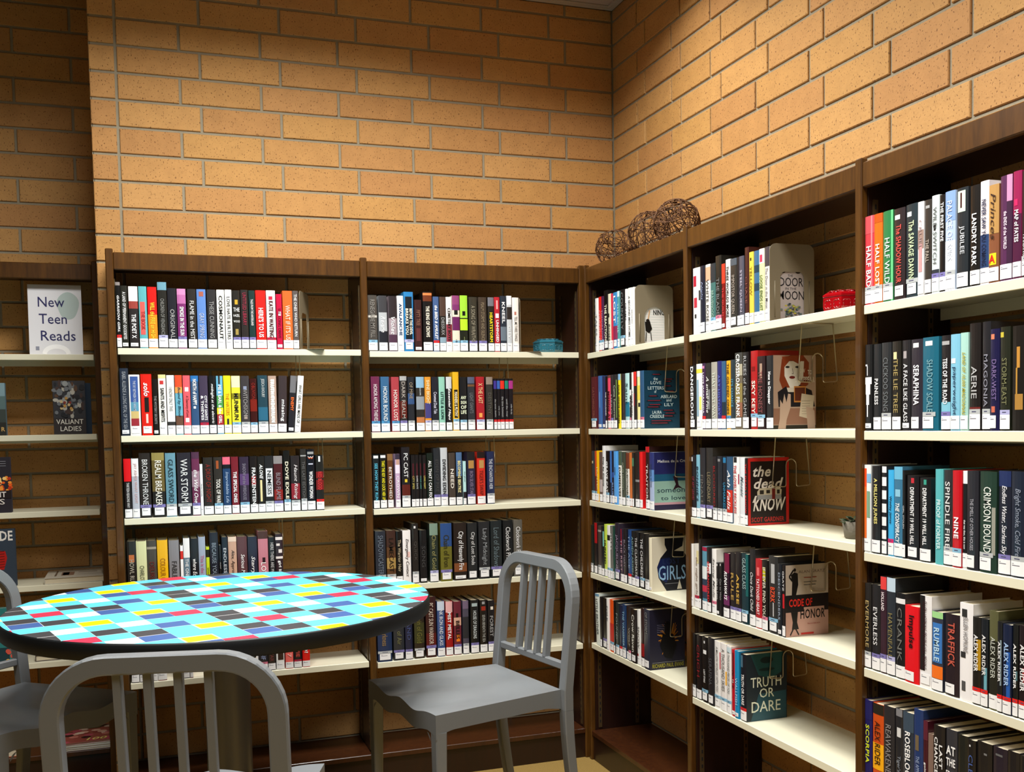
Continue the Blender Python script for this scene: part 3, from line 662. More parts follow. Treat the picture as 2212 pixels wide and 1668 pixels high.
15722 339 209|b81c28|f4e4e4|w-|.28-.8B|TATTOOED HEART|.12-.24:e87070:.3-.7
16106 304 210|1a1614|d8d4c0|wk|.1-.8B|IF I EVER FIND YOU|.1-.3:c8c020:.2-.7
16468 474 227|2c2c2c|e05030|wb|.4-.6B|BZRK|.1-.35:b0b0b0:.3-.7 .6-.78:c8c8c8:.5-.6
16968 200 209|1c2026|8c98a8|s-|.1-.8B|DESCENDERS|
17181 156 207|1a1414|ddd|w-|.04-.4|GRATZ|.4-.6:c02028:.2-.8 C:S44
#S4 5
11822 220 216|141314|555|wg|N|-|
12055 347 217|1a1516|882028|w-|.15-.65|CRICH|
12426 400 218|131112|f0f0f0|wb|.5-.7B|LOST STARS|.2-.26:e8e8e8:.3-.8 .06-.1:dddddd:.4-.6
12851 373 223|232226|55565a|w-|.3-.7|SERAFINA|
13242 377 219|f0eeec|585858|wb|.08-.75|A MILLION WORLDS WITH YOU|.15-.4:c03040:.9-1
13636 363 219|f0ecea|585858|wb|.08-.7|A THOUSAND SKIES|.4-.6:f0b030:.85-1
14016 273 218|f0eeec|505858|wb|.08-.7|A THOUSAND PIECES OF YOU|.02-.1:c8dce4
14316 208 212|c01424|501014|s-|.1-.8|RACE|.45-.5:e0e0e0:.3-.6 .05-.4:601018:.3-.7
14541 254 213|1a8cc0|b8dcec|s-|.4-.8|WALLFISH|
14821 345 209|181c24|f4f4f4|wr|.3-.76B|TRUTH OR DARE|.02-.2:486c80:.1-.5 C:S45
#S5 1
20845 364 217|d43c48|f4e4e4|wg|.34-.8B|HALF BAD|0-.2:c84c54 .0-1:e88088:.7-.85
21230 307 216|e46c18|fff0dc|wg|.34-.82B|HALF LOST|.0-.1:c45410
21555 361 216|2a7c48|eef8ee|wg|.3-.8|HALF WILD|.0-1:6cd088:.85-1
21950 383 214|302628|d85048|w-|.18-.82B|The SHADOW HOUR|.07-.12:e8e8e8:.1-.6
22350 404 216|26343a|c8dcb0|wg|.18-.8B|The SAVAGE DAWN|.08-.13:e0e8e8:.1-.5
22785 195 214|f0eeee|a89090|w-|.1-.6|CRUEL|.3-.5:a08478 .45-.75:c89898:.2-.8
22990 217 214|39332e|a89c90|w-|.42-.66B|THE FALL|.06-.09:aaaaaa:.2-.8
23222 237 219|dce8e8|505050|wp|.12-.7|WILD SWITCH|.3-.36:282828:.3-.6 .76-.84:30343c
23471 188 216|141213|f0f0f0|wp|.08-.48B|THE FIRST FIVE|
23667 312 218|b8cce8|dce4f0|wg|.1-.7|PALACE OF SPIES|0-.3:88a8dc .5-1:e8ecf4
24008 340 218|252a2e|d8dce0|w-|.38-.66|JUBILEE|.03-.24:c8dccc:.1-.8 .05-.2:481818:.35-.5
24413 280 215|1a1613|f4f4f4|w-|.28-.8B|LANDRY PARK|
24701 247 218|e8e0e4|1c2444|w-|.18-.82B|NEVER SAW YOU COMING|.52-.84:28406c
24956 281 204|845034|3c2418|w-|.05-.6I|Princes|0-.5:b88c50 .7-.82:f8d820:.1-.8 A
25263 319 216|54284f|ecdce8|w-|.34-.7B|the ENDS of the WORLD|.0-.25:d890b8:.6-1 .25-.84:3c1c38:.6-1
25607 224 218|981c50|f4f4f4|w-|.36-.66B|MAP of FATES|.4-1:4c1438 .26-.32:e02060:.2-.6
25843 207 214|24161f|ddd|wg|.6-.8|HARDING|.1-.3:8c3040:.5-.9
26062 227 212|5c1c40|ddd|w-|.3-.7|PROMISE|
#S5 2
20891 273 214|1c1c1c|f4f4f4|s-|N|-|.23-.25:f4f4f4:.1-.4 .25-.36:f4f4f4:.35-.45 .38-.46:f4f4f4:.05-.95 .46-.58:f4f4f4:.15-.8 .58-.7:f4f4f4:.25-.65 .7-.84:f4f4f4:.35-.5
21190 277 213|242628|e4e4e4|w-|.4-.7B|PAINLESS|
21483 356 214|2a2c2e|6c7072|wg|.17-.78|CUCKOO SONG|
21891 302 214|25221c|a8945c|w-|.2-.8|THE LIE TREE|.12-.2:e8d8a0:.2-.6
22218 283 214|262426|f0f0f0|s-|.26-.9|A FACE LIKE GLASS|.12-.2:a8a0a0:.2-.6
22549 386 213|2f2a33|f0f0f4|S-|.28-.72B|SERAPHINA|.04-.09:e0e0e0:.2-.7
22963 521 214|1c6278|7ca8b0|Sg|.24-.8|SHADOW SCALE|.04-.09:e8f0f0:.2-.65
23539 290 214|221f20|f8f8f8|wp|.24-.72B|TESS OF THE ROAD|.7-.84:80c0d4 .06-.1:aaaaaa:.1-.9
23846 283 214|82c2dc|1c3050|w-|.34-.84|paperweight|.25-.3:f4fcfc:.1-.6
24142 233 215|acd8cc|b0a020|w-|.2-.84BI|LAND OF 10,000 MADONNAS|
24393 323 233|1f1a18|b8b8b8|wg|.4-.7|AERIE|.78-.84:6c2420
24784 228 233|232226|8c8c98|wg|.3-.78|MAGONIA|
25019 257 215|1b1840|7c6898|S-|.3-.7|DARK-WEST|.05-.1:e08060:.1-.5 .76-.82:c86850:.2-.6
25293 272 217|24261a|787854|wl|.3-.75|STORM-EAST|.05-.1:c8b840:.0-.4
25616 430 216|181410|c08840|n-|N|-|.2-.4:c08838:.3-.5 .4-.65:b88838:.25-.35 .65-.8:a87c38:.2-.7
#S5 3
20845 260 220|e8ecec|30404c|w-|N|-|.04-.25:e84818:.0-.45 .25-.84:e86c28:.0-.45 .3-.6:7ca080:.5-.9 .1-.2:80b0d8:.5-1
21130 318 218|1b191a|e8dc80|w-|.14-.66B|A MILLION JUNES|
21495 187 218|1a1a1e|28486c|w-|N|-|.0-.07:f0f0f0:.1-.95 .12-.22:f0f0f0:.1-.95 .27-.37:f0f0f0:.1-.95 .42-.52:f0f0f0:.1-.95 .57-.67:f0f0f0:.1-.95 .72-.82:f0f0f0:.1-.95
21728 208 210|3cace4|102030|wK|.3-.62B|Wesley James|
21957 299 219|3c7494|f0f4f4|w-|.4-.84BI|THE CONSPIRACY|0-.14:6cb4d4 .25-.33:88c0d8:.2-.8
22265 109 211|131113|ccc|w-|.4-.66|GIRL, STOLEN|
22412 403 200|171114|f4f4f4|w-|.14-.82B|DEPARTMENT 19 WILL HILL|.03-.09:c02c38:.4-.65
22871 362 196|151416|f4f4f4|w-|.12-.8B|DEPARTMENT 19 WILL HILL|.02-.08:3c9c88:.4-.65
23380 250 218|58b4b8|e4f4f4|n-|.32-.84|PROOF of FOREVER|
23638 289 217|302e30|e8e8e8|wg|.12-.82|SPINDLE FIRE|
23937 282 217|c4101e|fff|wb|.48-.7B|NINE|
24227 139 217|f4f4f4|ddd|w-|.5-.8B|that was then, this is now|.13-.84:141416
24378 338 218|27262c|a8a8b0|S-|.28-.8|THE SMELL OF OTHER HOUSES|
24764 470 218|233a2e|e8ece4|Sg|.15-.8|CRIMSON BOUND|.35-.82:98988c:.75-.95
25253 337 221|20222f|f0f0f4|wp|.14-.8I|Endless Water, Starless Sky|0-.15:24305c
25612 366 221|1e2434|8c94a4|wg|.16-.8I|Bright Smoke, Cold Fire|
25989 205 222|22284c|aaa|w-|.2-.8|THE RAVEN|
#S5 4
20845 255 216|24211f|b8a068|wg|.2-.75|EVERMORE|
21126 308 217|232224|e8e8e8|wp|.26-.7|EVERLESS|
21452 224 241|38202c|e8dce0|wp|.16-.35B|HOLLAND|0-.13:e04040
21687 313 242|2a3038|887c50|wl|.36-.82|HAVENFALL|0-.14:c0d4e4
22017 329 209|17171a|70706c|w-|.16-.8|CRANK|.06-.12:e8e8e8:.0-1
22370 470 185|e41420|181010|S-|.12-.55B|Impulse|
22856 397 216|f0eeee|401c20|w-|.06-.8|ELLEN HOPKINS PEOPLE KILL PEOPLE|.0-.82:1c1a1a:.0-.5
23269 354 185|343848|b8d8ec|w-|.2-.62B|RUMBLE|0-.08:a0d890 .14-.64:3c78c0:.1-.95 .68-.84:f07420
23699 430 187|271c22|c05848|S-|.1-.64B|TRAFFICK|
24158 401 219|f4f2f2|8c8888|n-|.14-.5B|ELLEN HOPKINS|.06-.14:303030:.2-.6 .5-.56:303030:.1-.5 .8-.9:505050:.2-.5
24559 243 194|1c1a16|f0f0f0|wr|.2-.62B|ALEX RIDER|.25-.6:b88c1c:.55-1
24810 205 194|161c22|e8e8e8|wr|.18-.64B|ALEX RIDER|.55-.8:6ca8b8:.5-.9
25028 255 215|5c5c3c|c8ccc0|w-|.26-.68|ALEX RIDER|.3-.84:24241c
25291 137 196|1a1c1e|f0f0f0|wr|.2-.68B|ALEX RIDER|.2-.7:809098:.6-.9
25433 241 193|15203c|a8c8f0|wr|.2-.68B|ALEX RIDER|.3-.84:2458a8:.5-.9
25681 150 196|161818|f0f0f0|wr|.2-.7B|ALEX RIDER|.5-.6:608890:.5-.9
25839 225 197|1e1418|f0f0f0|wr|.2-.7B|ALEX RIDER|.45-.6:b82c34:.5-1
26072 201 198|1e1418|f0f0f0|wr|.2-.7|-|
#S5 5
20845 287 225|1e1c5c|d4e028|w-|.28-.72B|SCORPIA|.02-.22:20205c
21147 413 224|d05018|241410|w-|.2-.7|ALEX RIDER|0-.12:28241c .45-.75:f8b018
21589 400 229|2c2a2d|8c8888|w-|.2-.8|REAWAKENED|
22017 286 232|24252a|9098a4|w-|.5-.85|Tiger's Curse|0-.08:808084:.1-.9 .2-.3:d8d8d8:.25-.75
22314 373 232|2c3440|f8f8f8|w-|.2-.75B|ROSEBLOOD|0-.2:3c4c5c
22700 316 249|22386a|98a8c8|w-|.45-.85|THE APPRENTICE WAR|.25-.4:706048:.2-.6
23029 150 228|441420|f4f4f4|w-|.25-.75B|going|0-.2:5c2030
23189 168 202|80685c|e0d4c8|w-|.4-.8|EDEN|
23363 362 228|201c1c|f0f0f0|w-|.12-.5B2|LAST CHANCE|.5-.8:505c5c
23744 344 229|34343a|f8f8f8|w-|.15-.75HB|AT THE EDGE OF THE|
24111 306 226|1c1e1b|c8ccc8|w-|.35-.75|City|
24429 253 224|1b1819|4860a0|w-|.15-.5|CLEAR|.05-.07:f0f0f0:.3-.45
24693 435 228|1e1a19|777|w-|N|-|.1-.12:777777:.5-.7
25161 397 229|241c28|666|w-|N|-|.06-.08:666666:.2-.7
25568 322 232|1a171a|555|w-|N|-|
25901 313 231|19171a|555|w-|N|-|
"""

# ---------------------------------------------------------------- books
PAGES = mat('page_edges', 'd8ccb0', 0.8, 0, 0.2, 0, 0.3, 1400, 0.06, 300)
STK = {'w': ink('f4f4f4')}
BAND = {'b': '86b8d4', 'B': '4a90c0', 'p': '8078b4', 'g': 'b8bcbc', 'r': 'e02420', 'R': 'b81c38', 'k': 'dc7890', 'K': 'd02868', 'l': 'b4b4dc'}
GREY = ink('70707a')
SP = -.272
def profile(w, n=4):
    bl = min(.05*w, .0014)
    pts = []
    for i in range(n+1):
        x = -w/2 + w*i/n; u = 2*x/w
        pts.append((x, bl*u*u*u*u + bl*.6*u*u))
    return pts
def book_shapes(w, h, cover, D):
    c = jacket(cover); t = min(.0024, w*.16)
    P = profile(w); out = [(-w/2, D)] + P + [(w/2, D)]
    inn = [(-w/2+t, D)] + [(x*(1-2*t/w), y+t) for x, y in P] + [(w/2-t, D)]
    mb = MB(); n = len(out)
    vs = [(x, y, 0) for x, y in out] + [(x, y, h) for x, y in out] + [(x, y, 0) for x, y in inn] + [(x, y, h) for x, y in inn]
    fs = []
    for i in range(n-1):
        fs += [(i, i+1, n+i+1, n+i), (2*n+i+1, 2*n+i, 3*n+i, 3*n+i+1), (n+i, n+i+1, 3*n+i+1, 3*n+i), (i+1, i, 2*n+i, 2*n+i+1)]
    fs += [(0, n, 3*n, 2*n), (n-1, 3*n-1, 4*n-1, 2*n-1)]
    mb.mesh(vs, fs, c)
    pg = MB(); g = t*1.01; pg.box(-w/2+g, w/2-g, .0048, D-.004, .003, h-.0032, PAGES)
    return mb, pg
def patch(mb, w, h, f0, f1, m, x0=0., x1=1., off=.0003, top=True):
    """a strip of print that follows the spine; f measured from the top edge (0) to the foot (1)"""
    za, zb = h*(1-f0), h*(1-f1)
    bl = min(.05*w, .0014)
    n = 4; pts = []
    for i in range(n+1):
        x = -w/2 + w*(x0+(x1-x0)*i/n); u = 2*x/w; pts.append((x, bl*u**4+bl*.6*u*u-off))
    for (xa, ya), (xb, yb) in zip(pts[:-1], pts[1:]): mb.poly([(xa, ya, zb), (xb, yb, zb), (xb, yb, za), (xa, ya, za)], m)
def parse(line):
    f = line.split('|'); s, w, h = f[0].split()
    return float(s)/1e4, float(w)/1e4, float(h)/1e3, f[1], f[2], f[3], f[4], f[5], f[6], len(f) > 7
def spine_print(w, h, tcol, tr, title, blocks):
    art = MB(); txt = MB(); cov = None; k = 0
    for b in blocks.split():
        if b[0] == 'C': cov = b[2:]; continue
        if b[0] in 'LWA' and ':' not in b: continue
        q = b.split(':'); a, c = q[0].split('-'); x0, x1 = (0, 1)
        if len(q) > 2: x0, x1 = map(float, q[2].split('-'))
        k += 1
        patch(art, w, h, float(a), float(c), ink(q[1]), x0, x1, .0003+.00007*k)
    if 'W' in blocks.split():   # the double-W emblem
        for dz in (0, .004):
            p = [(-.35, .5), (-.17, 0), (0, .35), (.17, 0), (.35, .5)]
            for (a, b), (c, d) in zip(p[:-1], p[1:]):
                z = h*.845+dz; art.poly([(a*w, -.0011, z+b*.012-.0012), (c*w, -.0011, z+d*.012-.0012), (c*w, -.0011, z+d*.012+.0012), (a*w, -.0011, z+b*.012+.0012)], ink('f06030' if dz == 0 else 'f0f0f0'))
    if 'A' in blocks.split():
        fit_text(art, 'A', ink('d02020'), lambda u, v: (-.4*w+u, -.0012, h*.2+v), w*.6, h*.085, True)
    if tr[0] != 'N' and title not in ('-', ''):
        fl = tr.lstrip('0123456789.-'); a, b = tr[:len(tr)-len(fl)].split('-'); a, b = float(a), float(b)
        B = 'B' in fl; I = 'I' in fl; m = ink(tcol); y = -.0013
        if 'H' in fl:
            ws = title.split(); n = len(ws); hh = h*(b-a)/n
            for i, wd in enumerate(ws):
                z = h*(1-a)-hh*(i+1)+hh*.12
                fit_text(txt, wd, m, lambda u, v: (-w*.42+u, y, z+v), w*.84, hh*.76, B, I)
        else:
            lines = [title]
            if '2' in fl:
                ws = title.split(); c = (len(ws)+1)//2; lines = [' '.join(ws[:c]), ' '.join(ws[c:])]
            n = len(lines); gh = .5*w if n == 1 else .3*w
            for i, t in enumerate(lines):
                xc = 0 if n == 1 else (w*.22 if i == 0 else -w*.2)
                fit_text(txt, t, m, lambda u, v: (xc-gh/2+v, y, h*(1-a)-u), h*(b-a), gh, B, I)
    return art, txt, cov
def sticker(w, h, spec):
    """white call-number label and the coloured genre sticker above it"""
    lab = None; band = None; k, b = spec[0], spec[1:]
    if k != 'n':
        lab = MB(); lo = {'w': (0.845, .985, 0, 1), 's': (.915, .97, .08, .9), 'S': (.85, .975, 0, .72)}[k]
        if w > .036 and k == 'w': lo = (.85, .965, .12, .88)
        patch(lab, w, h, lo[0], lo[1], ink('f6f6f6'), lo[2], lo[3], .0009)
        c = .5*(lo[2]+lo[3]); sw = lo[3]-lo[2]
        if k != 's': patch(lab, w, h, .868, .8725, GREY, lo[2]+.12*sw, lo[2]+.26*sw, .0010)
        z = .884 if k != 's' else .945
        patch(lab, w, h, z, z+.0075, GREY, lo[2]+.12*sw, lo[2]+.7*sw, .0010)
    if b and b != '-' and b in BAND:
        band = MB(); x0, x1 = (0, 1) if k != 'S' else (0, .85)
        patch(band, w, h, .80, .846, ink(BAND[b]), x0, x1, .00095)
        patch(band, w, h, .818, .828, ink('50506c'), .3*x1, .7*x1, .00105)
    return lab, band
CASE = {'U1': 'case by the pier', 'U2': 'back corner case', 'S3': 'side corner case', 'S4': 'middle side case', 'S5': 'near side case'}
ORD = ['top shelf', 'second shelf', 'third shelf', 'fourth shelf', 'fifth shelf']
def cname(h):
    if len(h) == 3: h = ''.join(c*2 for c in h)
    r, g, b = [int(h[i:i+2], 16)/255 for i in (0, 2, 4)]; H, S, V = colorsys.rgb_to_hsv(r, g, b); H *= 360
    if V < .2: return 'black'
    if S < .13: return 'white' if V > .85 else 'pale grey' if V > .65 else 'grey' if V > .4 else 'charcoal'
    if V < .3 and S < .35: return 'charcoal'
    if H < 14 or H > 345: return 'pink' if (V > .85 and S < .6) else ('dark red' if V < .5 else 'red')
    if H < 45: return ('dark brown' if V < .35 else 'brown' if V < .62 else 'tan') if (S < .6 or V < .6) else 'orange'
    if H < 70: return 'cream' if S < .3 else 'olive' if V < .6 else 'yellow'
    if H < 165: return 'dark green' if V < .5 else 'pale green' if S < .35 else 'green'
    if H < 200: return 'dark teal' if V < .4 else 'teal' if S > .4 else 'pale blue'
    if H < 255: return 'navy' if V < .45 else 'pale blue' if S < .35 else 'blue'
    if H < 330: return 'dark purple' if V < .4 else 'purple' if S > .35 else 'mauve'
    return 'maroon' if V < .55 else 'magenta'
NAMEISH = {'ISABEL ALLENDE A LONG PETAL OF THE SEA': 'A LONG PETAL', 'PC CAST': '', 'PC CAST SUN WARRIOR': 'SUN WARRIOR', 'JESSICA KHOURY': '', 'ELLEN HOPKINS': '', 'GRATZ': '', 'JACQUELINE': '',
           'ELLEN HOPKINS PEOPLE KILL PEOPLE': 'PEOPLE KILL PEOPLE', 'WONDER WOMAN': '', 'JAY ASHER WHAT LIGHT': 'WHAT LIGHT', 'ALEX RIDER': '', 'DEPARTMENT 19 WILL HILL': 'DEPARTMENT 19', 'CHARLOTTE Cuts it': 'CHARLOTTE'}
ILLEGIBLE = set("""THE LONG DRIVE;THE ONES WHO RETURN;THE MYSTERY SECRETS;I KNOW ONLY THIS;TRUTH THE GIRL IN;ENEMY;BLIND FLAME;Haunt Rising;THE LAST EDITION;RED BLOOD;GRAY SPRING;THE BOOK;THESE CUNNING;ORIGINAL;UNTITLED LIBRARY;ENDLESS S S;only;SPARE;HUNT;This is the Season;where Echo Ends;FABLE OF;DELIRIA;RENEGADE MY FILL;FIFTY TREE;Reverie;Violet;CITY;DIESSUIX;SISTERS;FILE THE ANSWERS;DARK REALM;OF MINE;GOLDEN EMPIRE;SHINE BRIGHT;Crowned Dust Tale;LIGHT GIANTS;X THE LAST;DESTINY;the seven deaths;only you;the time between;until the river;under the sky;CITY SPIES;DARK DAYS;COLD LAKE;LONG NIGHT;EDEN OF FIRE;the ghost;IRON SILVER STAR;TIGER'S SWAP;LAMECAST;QUICK;SONG;Lord of Darkness;Queen of Air;SAND;FOREST;TALES;CONFIDENCE;TOMORROW;ROSES;THE EDGE;COUNTLY;DRAMA;BROKEN;HERO;THE FIRE;BLACK;LOVE YOU;HUNTER;GRAVE CAT;BLUE;OTHER KINGDOM;MARS;THE REST;BLACK MARY;THE ACE;THE CLASSMATE;THE CHILDREST;LITTLE BROTHER;FOLK;FOUND;WOLF;Crow Raven;SNOW;OF STORM;Night;BRAVEHOOD;THE BLADE;THE GUILD;THREE WORLDS MORE;STEEL QUEEN;CHASE;YELLOW;A small Fine;THE HONEST;OF ART LEAVES;Mosaic;the night girls;Saving Made;Can to Love;Can to Wait;GLASS CLASS;Once Dark Child;RACE;WALLFISH;SERAFINA;CRUEL;THE FIRST FIVE;Princes;HARDING;PROMISE;THE RAVEN;CLEAR;EDEN;City;THE APPRENTICE WAR;UNA;SAND-IF;THE WAR;NOW;ST 7;SEVEN BENEATH THE SEA;WAITING;HUNTED;JACQUELINE;DESCENDERS;IF I EVER FIND YOU;CRICH;Tiger's Curse;THE VANISHER;Saint;Come Tomorrow;THE THOUSAND;ART HISTORY;THAT LOST WAY;SHADOW and the WIREHOUSE;BLOODRED;A SECOND MISS HOME;FOUR WHITE HORSES;Day by Danny""".split(';'))
NTH = ['next', 'second', 'third', 'fourth', 'fifth', 'sixth', 'seventh', 'eighth', 'ninth', 'tenth', 'eleventh', 'twelfth', 'thirteenth', 'fourteenth', 'fifteenth', 'sixteenth', 'seventeenth', 'eighteenth']
SEEN = set()
def book_label(cover, title, prev, u, k, blocks):
    t = '' if title in ILLEGIBLE else NAMEISH.get(title, title)
    if 'C:' in blocks and prev[0] and not t: pass
    ws = t.split(); t = ' '.join(ws[:5]) if t not in ('-', '') else ''
    if t.split() and t.split()[-1] in ('&', 'AND', 'THE', 'OF'): t = ' '.join(t.split()[:-1])
    c = cname(cover); i = prev[1]
    for n_ in (5, 4, 3, 2):
        place = ORD[k-1] + ', ' + CASE[u]; tt = ' '.join(t.split()[:n_]); pp = ' '.join((prev[0] or '').split()[:n_])
        if t: l = '%s book titled %s, %s' % (c, tt, place)
        elif prev[0] is None: l = '%s book, %s on the %s' % (c, 'first' if i == 0 else NTH[i], place)
        else: l = '%s book, %s past %s, %s' % (c, NTH[i-1], pp, place)
        if len(l.split()) <= 16: break
    if prev[0] == 'DEPARTMENT 19': l = l.replace('DEPARTMENT 19', 'DEPARTMENT 19 with green number four')
    elif 'DEPARTMENT' in l: l = l.replace('DEPARTMENT 19', 'DEPARTMENT 19 with red number five')
    assert l not in SEEN, l
    SEEN.add(l); return l, t
STUFF = MB()
GROUPS = {}
def merge(mb, M):
    n = len(STUFF.v); STUFF.v += [tuple(M @ Vector(v)) for v in mb.v]
    STUFF.f += [tuple(i+n for i in f) for f in mb.f]; STUFF.m += [STUFF.mi(mb.mats[k]) for k in mb.m]; STUFF.sm += mb.sm
SCALES = {}
def put_books():
    u = k = None; prev = [None, 0]
    for line in BOOKS.strip().splitlines():
        if line[0] == '#':
            u, k = line[1:].split(); k = int(k); prev = [None, 0]; continue
        s, w_, h, cover, tcol, spec, tr, title, blocks, z_ = parse(line)
        w = w_ - .0006; T = TU if u[0] == 'U' else TS; rz = 0 if u[0] == 'U' else -PI/2
        lean = 0
        for b in blocks.split():
            if b[0] == 'L' and ':' not in b: lean = math.radians(float(b[1:]))
        prev_yoff = random.uniform(-.002, .002)
        loc = Vector(T(s+w_/2, SP+prev_yoff, ZT[u][k-1]+.0006))
        D = .146 if 'C:' in blocks else random.uniform(.138, .15)
        cov, pg = book_shapes(w, h, cover, D); art, txt, cv = spine_print(w, h, tcol, tr, title, blocks); lab, band = sticker(w, h, spec)
        M = Matrix.Rotation(rz, 4, 'Z')
        if lean:
            px = w/2 if lean > 0 else -w/2
            M = M @ Matrix.Translation((px, 0, 0)) @ Matrix.Rotation(lean, 4, 'Y') @ Matrix.Translation((-px, 0, 0))
        M = Matrix.Translation(loc) @ M
        lb, t = book_label(cover, title, prev, u, k, blocks)
        if z_:
            for q in (cov, pg, art, txt, lab, band):
                if q and q.f: merge(q, M)
        else:
            root = bpy.data.objects.new('book', None); COL.objects.link(root); root.empty_display_size = .02; root.matrix_world = M
            tag(root, lb, 'book', 'books on the %s of the %s' % (ORD[k-1], CASE[u]))
            cb = cov.build('cover', root); pg.build('page_block', root)
            if art.f: art.build('spine_art', cb)
            if txt.f: txt.build('title', cb)
            if lab: lab.build('call_number_label', cb)
            if band: band.build('genre_sticker', cb)
            if cv: cover_art(cv, w, h, D).build('cover_art', cb)
        if t: prev = [t, 1]
        else: prev = [prev[0], prev[1]+1]
    o = STUFF.build('books'); tag(o, 'small background books filling the corner shelves between the separate ones', 'books', None, 'stuff')
# --- face covers, drawn in (u, v) from spine to fore-edge and foot to head, on the +x side
class Face:
    def __init__(s, w, h, D): s.mb = MB(); s.w, s.h, s.D = w, h, D; s.k = 0
    def pt(s, u, v): return (s.w/2+.0004+.00005*s.k, .002+u*(s.D-.002), v*s.h)
    def poly(s, pts, c): s.k += 1; s.mb.poly([s.pt(*p) for p in pts], ink(c))
    def rect(s, u0, u1, v0, v1, c): s.poly([(u0, v0), (u1, v0), (u1, v1), (u0, v1)], c)
    def ell(s, u, v, a, b, c, n=20): s.poly([(u+a*math.cos(2*PI*i/n), v+b*math.sin(2*PI*i/n)) for i in range(n)], c)
    def text(s, t, u0, u1, v0, v1, c, B=False, I=False):
        s.k += 1
        fit_text(s.mb, t, ink(c), lambda a, b: s.pt(u0+a/s.D, v0+b/s.h), (u1-u0)*s.D, (v1-v0)*s.h, B, I)
    def line(s, pts, wd, c):
        for (a, b), (p, q) in zip(pts[:-1], pts[1:]):
            d = math.hypot(p-a, q-b) or 1; nx, ny = -(q-b)/d*wd, (p-a)/d*wd
            s.poly([(a-nx, b-ny), (p-nx, q-ny), (p+nx, q+ny), (a+nx, b+ny)], c)
